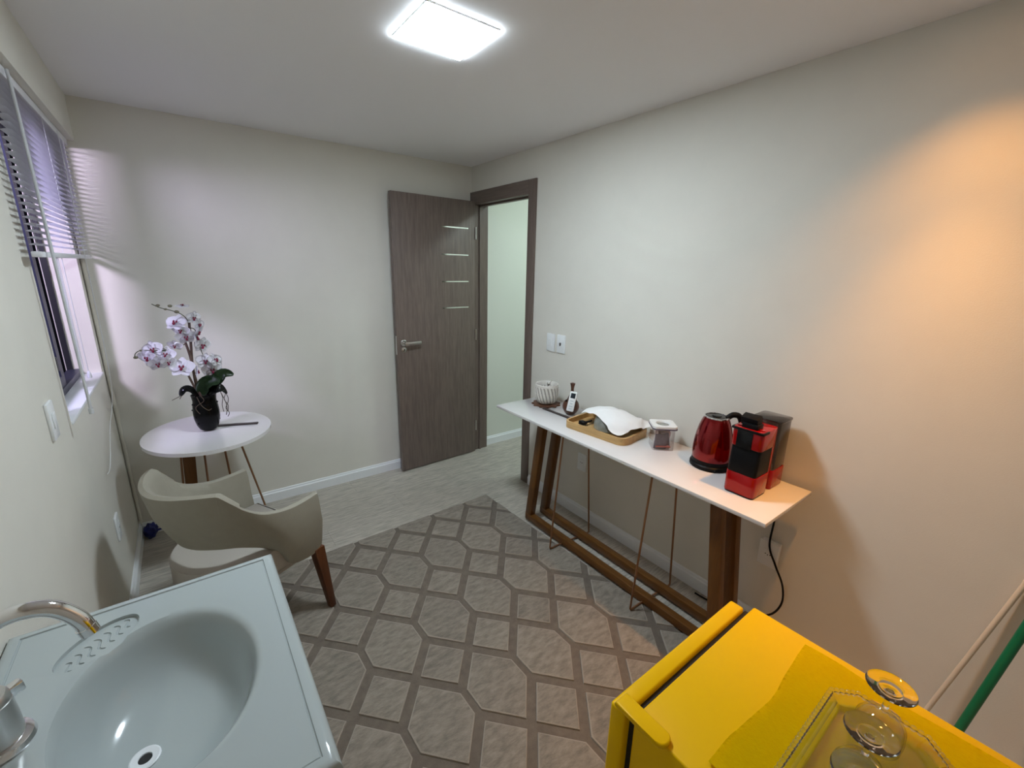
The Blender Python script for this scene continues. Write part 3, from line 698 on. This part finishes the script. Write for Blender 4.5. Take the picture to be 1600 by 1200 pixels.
# flower stakes and stems
b = BM(); tube(b, smooth_path([(-1.934, OY, .915), (-1.938, OY, 1.00), (-1.937, OY, 1.10), (-1.929, OY, 1.20), (-1.922, OY, 1.298)], 4), .0058, 8); obj('stake', b, 'stem', op)
b = BM(); tube(b, smooth_path([(-1.925, OY-.01, .915), (-1.938, OY-.01, 1.05), (-1.941, OY-.006, 1.13), (-1.951, OY, 1.20)], 4), .0055, 8); obj('stake', b, 'stem', op)
b = BM(); tube(b, smooth_path([(-1.930, OY, .915), (-1.945, OY-.012, .97), (-1.961, OY-.015, 1.033)], 4), .005, 8); obj('stake', b, 'stem', op)
arcs = [[(-1.925, OY, 1.28), (-1.930, OY-.004, 1.315), (-1.949, OY-.01, 1.341), (-1.983, OY-.012, 1.359), (-2.023, OY-.01, 1.373), (-2.053, OY-.012, 1.392)],
        [(-1.952, OY, 1.19), (-1.985, OY-.015, 1.185), (-2.03, OY-.02, 1.170), (-2.08, OY-.02, 1.175), (-2.125, OY-.02, 1.178), (-2.146, OY-.02, 1.165), (-2.150, OY-.02, 1.145)],
        [(-1.926, OY, 1.27), (-1.905, OY-.01, 1.262), (-1.897, OY-.01, 1.21), (-1.892, OY-.01, 1.15), (-1.875, OY-.01, 1.09)]]
for a in arcs:
    b = BM(); tube(b, smooth_path(a, 5), .0022, 6); obj('flower_stem', b, 'twig', op)
BUDS = [(-2.031, 1.385, 1.0), (-2.005, 1.366, .8), (-1.986, 1.381, 1.1), (-1.964, 1.352, 1.2), (-2.148, 1.146, 1.1), (-2.124, 1.177, .8)]
for x, z, s in BUDS:
    b = BM(); blob(b, (x, OY-.012, z), .0078*s, 1.15, .9, .8, 10); obj('bud', b, 'bud', op)
FL = [(-1.902, 1.321, .8, 35, 10), (-1.885, 1.285, .8, 60, 0), (-1.893, 1.254, .8, 80, 30), (-1.886, 1.183, 1.0, 40, 15), (-1.974, 1.302, 1.1, -40, -38), (-1.960, 1.268, .9, -30, 25), (-1.945, 1.232, 1.0, 10, 20),
      (-1.993, 1.196, .75, -30, 30), (-2.079, 1.179, 1.0, -25, -5), (-2.105, 1.143, 1.0, -45, 20), (-2.071, 1.114, .95, 10, 25), (-2.035, 1.152, .95, -10, -15), (-2.030, 1.118, .8, 30, 20), (-1.982, 1.085, 1.25, -10, -30),
      (-1.884, 1.104, 1.0, 15, -10), (-1.862, 1.051, 1.1, 25, 0), (-1.938, 1.380, .7, 10, -78), (-1.842, 1.108, .9, 50, -30), (-1.925, 1.060, .8, 120, 10), (-1.905, 1.225, .8, 100, 0)]
def petal(bm, ang, L, w, cup, M):
    b = bmesh.new(); n = 5; V = []
    for i in range(n+1):
        t = i/n; ww = w*math.sin(PI*min(1, .06+.90*t**.8))**.75
        row = []
        for s in (-1, -.5, 0, .5, 1):
            row.append(b.verts.new((s*ww, -cup*(t*t)*L-.10*abs(s)**2*w+.006*t, t*L)))
        V.append(row)
    for i in range(n):
        for k in range(4): b.faces.new((V[i][k], V[i][k+1], V[i+1][k+1], V[i+1][k]))
    bmesh.ops.solidify(b, geom=b.faces[:], thickness=.0008)
    merge(bm, b, M @ Matrix.Rotation(ang, 4, 'Y'))
for i, (x, z, s, yaw, tilt) in enumerate(FL):
    dy = rnd.uniform(-.035, .005)
    M = Matrix.Translation((x, OY-.02+dy, z)) @ Matrix.Rotation(math.radians(yaw*.8), 4, 'Z') @ Matrix.Rotation(math.radians(tilt), 4, 'X') @ Matrix.Rotation(rnd.uniform(-.3, .3), 4, 'Y')
    b = BM(); R_ = .043*s
    for ang, L, w in ((0, 1.0, .40), (math.radians(74), 1.05, .62), (math.radians(-74), 1.05, .62), (math.radians(140), .95, .40), (math.radians(-140), .95, .40)): petal(b, ang, L*R_, w*R_, .12, M)
    fo = obj('flower', b, 'petal', op, smooth=True)
    b = BM(); bb = BM(); blob(bb, (0, -.010*s, -.009*s), .0065*s, .75, 1.1, 1.2, 8); blob(bb, (-.0062*s, -.008*s, .002*s), .0045*s, .7, 1, 1.3, 8); blob(bb, (.0062*s, -.008*s, .002*s), .0045*s, .7, 1, 1.3, 8); merge(b, bb, M)
    obj('lip', b, 'petal_lip', fo, smooth=True)
def leafm(path, w, m, thick=.0014, up=(0, -.5, .8), fold=.25):
    P = smooth_path(path, 5); n = len(P)-1; b = BM(); V = []
    for i, p in enumerate(P):
        t = i/n; d = (P[min(i+1, n)]-P[max(i-1, 0)]).normalized(); s = d.cross(Vector(up)).normalized(); nn = s.cross(d)
        ww = w*max(.04, math.sin(PI*min(.97, .12+.86*t))**.7)
        V.append([b.verts.new(p+s*ww*k+nn*fold*ww*abs(k)) for k in (-1, -.5, 0, .5, 1)])
    for i in range(n):
        for k in range(4): b.faces.new((V[i][k], V[i][k+1], V[i+1][k+1], V[i+1][k]))
    bmesh.ops.solidify(b, geom=b.faces[:], thickness=thick); return b
obj('leaf', leafm([(-1.925, OY-.01, .93), (-1.90, OY-.04, .985), (-1.865, OY-.06, 1.0), (-1.84, OY-.075, .99)], .036, 'leaf', up=(0, -.9, .6)), 'leaf', op, smooth=True)
obj('leaf', leafm([(-1.90, OY, .93), (-1.86, OY-.02, .985), (-1.815, OY-.03, 1.03), (-1.772, OY-.035, 1.018)], .030, 'leaf', up=(0, -.9, .4)), 'leaf', op, smooth=True)
obj('leaf', leafm([(-1.90, OY-.02, .925), (-1.875, OY-.055, .955), (-1.845, OY-.07, .965), (-1.82, OY-.06, .955)], .028, 'leaf', up=(0, -.9, .6)), 'leaf_dark', op, smooth=True)
obj('leaf', leafm([(-1.935, OY-.01, .915), (-1.962, OY-.03, .962), (-1.988, OY-.035, .968), (-2.008, OY-.035, .938)], .022, 'leaf', up=(0, -.6, .8)), 'leaf_dark', op, smooth=True)
obj('leaf', leafm([(-1.90, OY, .915), (-1.868, OY-.01, .955), (-1.838, OY-.01, .955), (-1.812, OY-.01, .915)], .020, 'leaf', up=(0, -.6, .8)), 'leaf_dark', op, smooth=True)
RTS = [[(-1.847, OY, .95), (-1.828, OY, .945), (-1.810, OY-.004, .896), (-1.813, OY-.004, .866), (-1.826, OY-.004, .837), (-1.814, OY-.004, .808), (-1.823, OY-.004, .788)],
       [(-1.847, OY-.01, .95), (-1.837, OY-.014, .923), (-1.823, OY-.014, .868), (-1.822, OY-.010, .83), (-1.829, OY-.01, .80)],
       [(-1.840, OY, .95), (-1.818, OY, .92), (-1.828, OY, .885), (-1.814, OY, .85), (-1.819, OY, .815)],
       [(-1.842, OY, .94), (-1.834, OY-.02, .90), (-1.841, OY-.02, .86), (-1.838, OY-.02, .822)],
       [(-1.926, OY-.055, .93), (-1.917, OY-.062, .905), (-1.955, OY-.046, .872), (-1.941, OY-.060, .839)],
       [(-1.943, OY-.05, .928), (-1.930, OY-.063, .885), (-1.905, OY-.066, .855), (-1.890, OY-.062, .86)],
       [(-2.003, OY-.035, .941), (-2.043, OY-.045, .925)], [(-2.000, OY-.035, .945), (-2.012, OY-.04, .925)]]
for a in RTS:
    b = BM(); tube(b, smooth_path(a, 4), .0017, 5); obj('root', b, 'root', op)

# ------------------------------------------------------------------ armchair
ch = thing('armchair', 'beige upholstered tub armchair with tapered wooden legs', 'armchair', (-1.697, -1.055, 0), math.radians(27.4))
half_top = [(.000, -.254, .630), (-.085, -.261, .627), (-.165, -.262, .634), (-.250, -.260, .662), (-.312, -.253, .708), (-.352, -.242, .752), (-.380, -.229, .786), (-.388, -.222, .793), (-.398, -.212, .795), (-.438, -.166, .795), (-.480, -.088, .790), (-.497, 0, .788)]
half_bot = [(.012, -.238, .362), (-.035, -.236, .336), (-.135, -.230, .352), (-.178, -.212, .424), (-.230, -.196, .474), (-.285, -.186, .508), (-.323, -.174, .526), (-.333, -.170, .530), (-.343, -.163, .532), (-.376, -.134, .538), (-.412, -.070, .539), (-.422, 0, .537)]
def mirror(L): return [Vector(p) for p in L]+[Vector((p[0], -p[1], p[2])) for p in L[-2::-1]]
TP, BT = smooth_path(mirror(half_top), 4), smooth_path(mirror(half_bot), 4)
b = BM(); rings = []; n = len(TP)
for i in range(n):
    d = (TP[min(i+1, n-1)]-TP[max(i-1, 0)]); inn = Vector((-d.y, d.x, 0)).normalized()
    d2 = (BT[min(i+1, n-1)]-BT[max(i-1, 0)]); inb = (BT[i]-Vector((-.12, 0, BT[i].z))); inb = -inb.normalized() if abs(i-n/2) < n*.34 else inn
    inn = -(TP[i]-Vector((-.12, 0, TP[i].z))).normalized() if abs(i-n/2) < n*.30 else inn
    if inn.dot(Vector((-.2, 0, 0))-Vector((TP[i].x, TP[i].y, 0))) < 0: inn = -inn
    if inb.dot(Vector((-.2, 0, 0))-Vector((BT[i].x, BT[i].y, 0))) < 0: inb = -inb
    th = .036
    mid = (TP[i]+BT[i])/2; out = -(inn+inb)/2
    sec = [BT[i]+inb*.006, BT[i]+(TP[i]-BT[i])*.12, mid+out*.012, TP[i]+(BT[i]-TP[i])*.14+out*.003, TP[i]-Vector((0, 0, .004))+inn*.003, TP[i]+inn*th*.5+Vector((0, 0, .003)), TP[i]+inn*(th-.003)-Vector((0, 0, .004)),
           TP[i]+(BT[i]-TP[i])*.14+inn*th, mid+(inn+inb)/2*th-out*(-.006), BT[i]+(TP[i]-BT[i])*.12+inb*th, BT[i]+inb*(th-.006)]
    rings.append([b.verts.new(p) for p in sec])
for A, B in zip(rings, rings[1:]):
    m_ = len(A)
    for k in range(m_): b.faces.new((A[k], A[(k+1) % m_], B[(k+1) % m_], B[k]))
b.faces.new(rings[0]); b.faces.new(rings[-1][::-1])
sh = obj('backrest_shell', b, 'upholstery', ch, smooth=50, local=True)
# seat with rounded rear
sp = []
for k in range(33):
    a = PI/2+PI*k/32; sp.append((-.235+.215*math.cos(a), .212*math.sin(a)))
sp += [(.020, -.212), (.028, -.204), (.028, .204), (.020, .212)]
b = BM(); prism(b, sp, .345, .452, .022, 4); obj('seat', b, 'seat_fabric', ch, smooth=50, local=True)
b = BM(); prism(b, [(x*.95-.005, y*.93) for x, y in sp], .322, .3455); obj('seat_base', b, 'seat_fabric', ch, local=True)
for (ax, ay, bx_, by) in ((.030, -.236, -.004, -.214), (.030, .236, -.004, .214), (-.41, -.19, -.34, -.15), (-.41, .19, -.34, .15)):
    on_rug = True
    b = BM(); taper_leg(b, (ax, ay, RT+.0003), (bx_, by, .350), (.028, .028), (.050, .046)); obj('leg', b, 'chair_wood', ch, local=True)

# ------------------------------------------------------------------ washbasin on cabinet
SZ = .850; SX0, SX1, SY0, SY1 = XL+.001, -1.842, -2.596, -1.966
BC = Vector((-2.064, -2.278)); BRX, BRY = .149, .200
wb = thing('washbasin', 'pale grey moulded washbasin top with oval bowl', 'sink', ((SX0+SX1)/2, (SY0+SY1)/2, SZ-.045))
def rr_pts(ins, n=96, rad=.012):
    x0, x1, y0, y1 = SX0+ins, SX1-ins, SY0+ins, SY1-ins; out = []
    for k in range(n):
        a = 2*PI*k/n; dx, dy = math.cos(a), math.sin(a)
        # ray from bowl centre to rectangle
        tx_ = ((x1-BC.x)/dx if dx > 0 else (x0-BC.x)/dx) if abs(dx) > 1e-9 else 1e9
        ty_ = ((y1-BC.y)/dy if dy > 0 else (y0-BC.y)/dy) if abs(dy) > 1e-9 else 1e9
        t = min(tx_, ty_); out.append((BC.x+dx*t, BC.y+dy*t))
    # snap nearest sample to each corner
    for cx_, cy_ in ((x0, y0), (x1, y0), (x1, y1), (x0, y1)):
        a = math.atan2(cy_-BC.y, cx_-BC.x) % (2*PI); k = round(a/(2*PI)*n) % n
        out[k] = (cx_, cy_)
    return out
b = BM(); NS = 96
def addring(pts, z): return [b.verts.new((x, y, z)) for x, y in pts]
def oval(k, n=NS, off=0): return [(BC.x-.050*(1-min(k, 1))+BRX*k*math.cos(2*PI*i/n), BC.y-.010*(1-min(k, 1))+BRY*k*math.sin(2*PI*i/n)) for i in range(n)]
R = [addring(rr_pts(.004), SZ-.045), addring(rr_pts(0), SZ-.040), addring(rr_pts(0), SZ-.018), addring(rr_pts(.0012), SZ-.011), addring(rr_pts(.004), SZ-.0055), addring(rr_pts(.009), SZ-.0015), addring(rr_pts(.015), SZ), addring(rr_pts(.0235), SZ), addring(rr_pts(.0245), SZ-.0030), addring(rr_pts(.0262), SZ-.0030), addring(rr_pts(.0275), SZ-.0018), addring(oval(1.05), SZ-.0020), addring(oval(1.0), SZ-.004), addring(oval(.965), SZ-.011)]
for k, dz in ((.93, .028), (.885, .052), (.82, .078), (.72, .100), (.58, .116), (.40, .125), (.22, .130), (.12, .132)): R.append(addring(oval(k, off=-.0*(1-k)), SZ-dz))
for A, B in zip(R, R[1:]):
    for k in range(NS): b.faces.new((A[k], A[(k+1) % NS], B[(k+1) % NS], B[k]))
b.faces.new(R[-1])
# underside shell
U_ = [R[0], addring(oval(1.06), SZ-.045), addring(oval(1.0), SZ-.06), addring(oval(.85), SZ-.12), addring(oval(.4), SZ-.150)]
for A, B in zip(U_, U_[1:]):
    for k in range(NS): b.faces.new((A[k], B[k], B[(k+1) % NS], A[(k+1) % NS]))
b.faces.new(U_[-1])
slab = obj('basin_top', b, 'basin', wb, smooth=32)
# soap dish recess cut beside the bowl
SD = Vector((-2.172, -2.083)); sda = math.radians(42)
cb = BM(); pts = []
for k in range(40):
    a = 2*PI*k/40; x, y = .074*math.cos(a), .040*math.sin(a)-.003; pts.append((SD.x+x*math.cos(sda)-y*math.sin(sda), SD.y+x*math.sin(sda)+y*math.cos(sda)))
prism(cb, pts, SZ-.009, SZ+.03)
cut = obj('cutter', cb, None, wb)
md = slab.modifiers.new('b', 'BOOLEAN'); md.object = cut; md.operation = 'DIFFERENCE'; md.solver = 'EXACT'
mod_apply(slab); bpy.data.objects.remove(cut, do_unlink=True)
for p in slab.data.polygons: p.use_smooth = True
slab.data.set_sharp_from_angle(angle=math.radians(32))
cb = BM()
for i in range(7):
    t = (i-3)*.0180; hl = .0205*math.sqrt(max(.15, 1-(t/.070)**2)); pp = []
    for k in range(15):
        q = (k/14-.5)*2; x = t+.0060*math.sin(q*PI)+.004*q; y = q*hl-.003
        pp.append((SD.x+x*math.cos(sda)-y*math.sin(sda), SD.y+x*math.sin(sda)+y*math.cos(sda), SZ-.0092))
    tube(cb, pp, [.0012]+[.0024]*13+[.0012], 8)
cut = obj('cutter', cb, None, wb)
md = slab.modifiers.new('b', 'BOOLEAN'); md.object = cut; md.operation = 'DIFFERENCE'; md.solver = 'EXACT'
mod_apply(slab); bpy.data.objects.remove(cut, do_unlink=True)
for p in slab.data.polygons: p.use_smooth = True
slab.data.set_sharp_from_angle(angle=math.radians(32))
b = BM(); lathe(b, [(0, -.1325), (.010, -.1325), (.011, -.1300), (.021, -.1285), (.0235, -.1300), (.0235, -.1325), (.012, -.134), (0, -.134)], (BC.x-.046, BC.y-.009, SZ), 28); dn = obj('drain', b, 'skirting', wb)
b = BM(); lathe(b, [(0, -.1318), (.0105, -.1318), (.0105, -.1326), (0, -.1326)], (BC.x-.046, BC.y-.009, SZ), 20); obj('drain_hole', b, 'outlet_hole', dn)

vc = thing('vanity_cabinet', 'white cabinet under the washbasin', 'cabinet', ((SX0+SX1)/2, (SY0+SY1)/2, 0))
# open-topped carcass so the bowl hangs inside
b = BM(); x0, x1, y0, y1 = XL+.016, -1.872, -2.575, -1.985; ct_ = SZ-.0455
box(b, x0, x0+.015, y0, y1, .06, ct_); box(b, x0+.015, x1, y0, y0+.015, .06, ct_); box(b, x0+.015, x1, y1-.015, y1, .06, ct_); box(b, x0+.015, x1, y0+.015, y1-.015, .06, .075)
box(b, x0+.015, x1-.03, y0+.02, y1-.02, .0005, .06)
obj('body', b, 'cabinet', vc)
for ya, yb, hy in ((y0+.002, (y0+y1)/2-.0015, (y0+y1)/2-.03), ((y0+y1)/2+.0015, y1-.002, (y0+y1)/2+.03)):
    b = BM(); box(b, x1, x1+.016, ya, yb, .065, ct_-.004, .002); d_ = obj('door', b, 'cabinet', vc)
    b = BM(); tube(b, [(x1+.016, hy, .56), (x1+.038, hy, .56), (x1+.038, hy, .68), (x1+.016, hy, .68)], .004, 8); obj('handle', b, 'chrome', d_)

FB = Vector((-2.268, -2.262, SZ-.0018))
fc = thing('faucet', 'chrome gooseneck faucet on the washbasin', 'faucet', FB)
b = BM(); lathe(b, [(0, 0), (.041, 0), (.0425, .004), (.040, .011), (.033, .015), (0, .015)], FB, 40); obj('flange', b, 'chrome', fc)
b = BM(); lathe(b, [(0, .0152), (.0315, .0152), (.0305, .05), (.0285, .078), (.0285, .080), (.0275, .081), (.0275, .090), (.024, .096), (0, .097)], FB, 36); obj('valve_body', b, 'satin', fc)
b = BM(); bar(b, (FB.x+.016, FB.y+.010, FB.z+.080), (FB.x+.036, FB.y+.024, FB.z+.082), .014, .020, bev=.003); obj('lever', b, 'chrome', fc)
sp_ = smooth_path([(FB.x, FB.y, FB.z+.095), (FB.x, FB.y, FB.z+.15), (FB.x+.003, FB.y+.001, FB.z+.182), (FB.x+.022, FB.y+.003, FB.z+.208), (FB.x+.056, FB.y+.005, FB.z+.218), (FB.x+.092, FB.y+.006, FB.z+.208), (FB.x+.117, FB.y+.007, FB.z+.176), (FB.x+.126, FB.y+.007, FB.z+.146)], 7)
b = BM(); tube(b, sp_, .0125, 20); spo = obj('spout', b, 'chrome', fc, smooth=60)
b = BM(); d_ = (sp_[-1]-sp_[-2]).normalized(); tube(b, [sp_[-1]-d_*.010, sp_[-1]+d_*.004], .0136, 20); obj('aerator', b, 'chrome', spo)

# ------------------------------------------------------------------ yellow mini fridge
FT = .760
fr = thing('mini_fridge', 'glossy yellow mini fridge beside the console table', 'fridge', (-1.125, -3.0, 0))
b = BM(); box(b, -1.356, -.872, -3.262, -2.778, .03, FT, .004, 3); obj('body', b, 'fridge', fr)
b = BM(); box(b, -1.352, -.892, -2.7775, -2.7665, .04, FT-.010); obj('gasket', b, 'gasket', fr)
b = BM(); box(b, -1.371, -.898, -2.766, -2.731, .035, FT+.002, .006, 3); dd = obj('door', b, 'fridge', fr)
b = BM(); box(b, -.935, -.915, -2.7305, -2.705, .48, .70, .006, 3); obj('handle', b, 'chrome', dd)
b = BM()
pts = [(-1.3715, -2.742), (-1.3715, -2.835)]+[(-1.354+.0175*math.cos(a), -2.837+.014*math.sin(a)) for a in [math.radians(180+180*k/8) for k in range(9)]]+[(-1.3365, -2.742)]
prism(b, pts, FT+.0006, FT+.0125, .004, 3); obj('hinge_cover', b, 'fridge', fr)
for x in (-1.32, -.92):
    for y in (-3.22, -2.82):
        b = BM(); lathe(b, [(0, .0004), (.016, .0004), (.018, .004), (.014, .031), (0, .031)], (x, y, 0), 16); obj('foot', b, 'black_plastic', fr)
def towf(s, t):
    x = -1.320+s*.418; y = -2.912-t*.345
    y += .006*math.sin(s*7+1)*(1-t)+.004*noise.noise((s*5, 0, 2)); x += .004*math.sin(t*9)
    z = FT+.0034+.0012*noise.noise((x*16, y*16, 0))+.0016*max(0, 1-min(s, t, 1-s)*28)
    return (x, y, z)
b = BM(); grid(b, 60, 48, towf); r_ = bmesh.ops.solidify(b, geom=b.faces[:], thickness=.0022)
tag(obj('towel', b, 'towel', smooth=True, base=(-1.11, -3.08, FT)), 'yellow terry towel spread on top of the fridge', 'towel')
TW = FT+.0052
GX, GY = -1.150, -3.076
gt = thing('glass_tray', 'cut-corner glass tray with beaded rim on the yellow towel', 'tray', (GX, GY, TW))
def octa(w, d, c): return [(w/2-c, -d/2), (w/2, -d/2+c), (w/2, d/2-c), (w/2-c, d/2), (-w/2+c, d/2), (-w/2, d/2-c), (-w/2, -d/2+c), (-w/2+c, -d/2)]
b = BM(); secs = [(0.300, .136, .026, 0), (.302, .138, .026, .0006), (.316, .150, .030, .012), (.338, .168, .034, .021), (.340, .170, .034, .024), (.332, .164, .034, .0245), (.308, .142, .028, .0165), (.292, .130, .024, .005)]
RG = [[b.verts.new((GX+x, GY+y, TW+z)) for x, y in octa(w, d, c)] for w, d, c, z in secs]
for A, B in zip(RG, RG[1:]):
    for k in range(8): b.faces.new((A[k], A[(k+1) % 8], B[(k+1) % 8], B[k]))
b.faces.new(RG[0][::-1]); b.faces.new(RG[-1]); dish = obj('dish', b, 'glass', gt, smooth=20)
O = octa(.338, .170, .034); per = []
for k in range(8):
    A, B = Vector(O[k]), Vector(O[(k+1) % 8]); L = (B-A).length; n = max(1, round(L/.0105))
    for i in range(n): per.append(A+(B-A)*i/n)
b0 = BM(); blob(b0, (0, 0, 0), .0055, seg=10); bo = obj('bead', b0, 'glass', gt, smooth=True, local=True)
for i, p in enumerate(per):
    o = bo if i == 0 else bo.copy()
    if i: COL.objects.link(o); o.parent = gt
    o.location = (p.x*1.012, p.y*1.02, .0235)
def goblet(x, y, label, rz=0):
    g = thing('goblet', label, 'glass', (x, y, TW+.0055), rz)
    B0 = .0002
    b = BM(); lathe(b, [(.0340, B0), (.0352, B0+.001), (.0375, .022), (.0360, .045), (.0260, .062), (.0100, .072), (.0055, .078), (0, .0785), (0, .069), (.0090, .066), (.0240, .057), (.0338, .043), (.0352, .022), (.0328, .0012)], (0, 0, 0), 36, closed=False)
    obj('bowl', b, 'thin_glass', g, smooth=50, local=True)
    b = BM(); lathe(b, [(0, .0787), (.0052, .0787), (.0042, .090), (.0055, .098), (.0042, .106), (.0065, .112), (.015, .1165), (.0335, .1195), (.0362, .122), (.0355, .1238), (.030, .1230), (.0190, .1190), (.0165, .1196), (.0145, .1180), (0, .1172)], (0, 0, 0), 40)
    obj('stem_and_foot', b, 'glass', g, smooth=40, local=True)
    return g
goblet(-1.043, -3.070, 'upside-down glass goblet on the tray nearest the wall')
goblet(-1.168, -3.074, 'upside-down glass goblet in the middle of the tray')
goblet(-1.256, -3.084, 'upside-down glass goblet at the end farthest from the wall')

# ------------------------------------------------------------------ sticks against the wall, odds and ends
def stick(name, A, B, rad, m, label, capm=None):
    t = thing(name, label, 'pole', (A[0], A[1], 0))
    b = BM(); tube(b, [A, B], rad, 14); p = obj('pole', b, m, t)
    d = (Vector(B)-Vector(A)).normalized(); b = BM(); tube(b, [Vector(B), Vector(B)+d*.03], rad*1.12, 14); obj('end_cap', b, m, t); return t
stick('mop_handle', (-.055, -3.065, .006), (-.0135, -3.192, .700), .0075, 'beige_stick', 'thin beige pole leaning on the wall behind the fridge')
stick('broom_handle', (-.150, -3.145, .007), (-.0150, -3.270, .980), .0125, 'green_stick', 'green broom handle leaning on the wall behind the fridge')
bg = thing('blue_bag', 'small crumpled blue plastic bag in the corner by skirting', 'bag', (XL+.052, -.062, 0))
b = BM(); blob(b, (XL+.052, -.062, .046), .044, .74, .80, 1.02, 20, .35)
for v_ in b.verts: v_.co += Vector((.004*noise.noise(v_.co*60), .004*noise.noise(v_.co*60+Vector((9, 0, 0))), .003*noise.noise(v_.co*70)))
obj('body', b, 'blue_bag', bg, smooth=True)
b = BM(); tube(b, smooth_path([(XL+.075, -.07, .04), (XL+.10, -.075, .046), (XL+.118, -.07, .03)], 4), [.010, .008, .006, .006, .005, .004, .004, .004, .003], 8); obj('tied_end', b, 'blue_bag', bg)
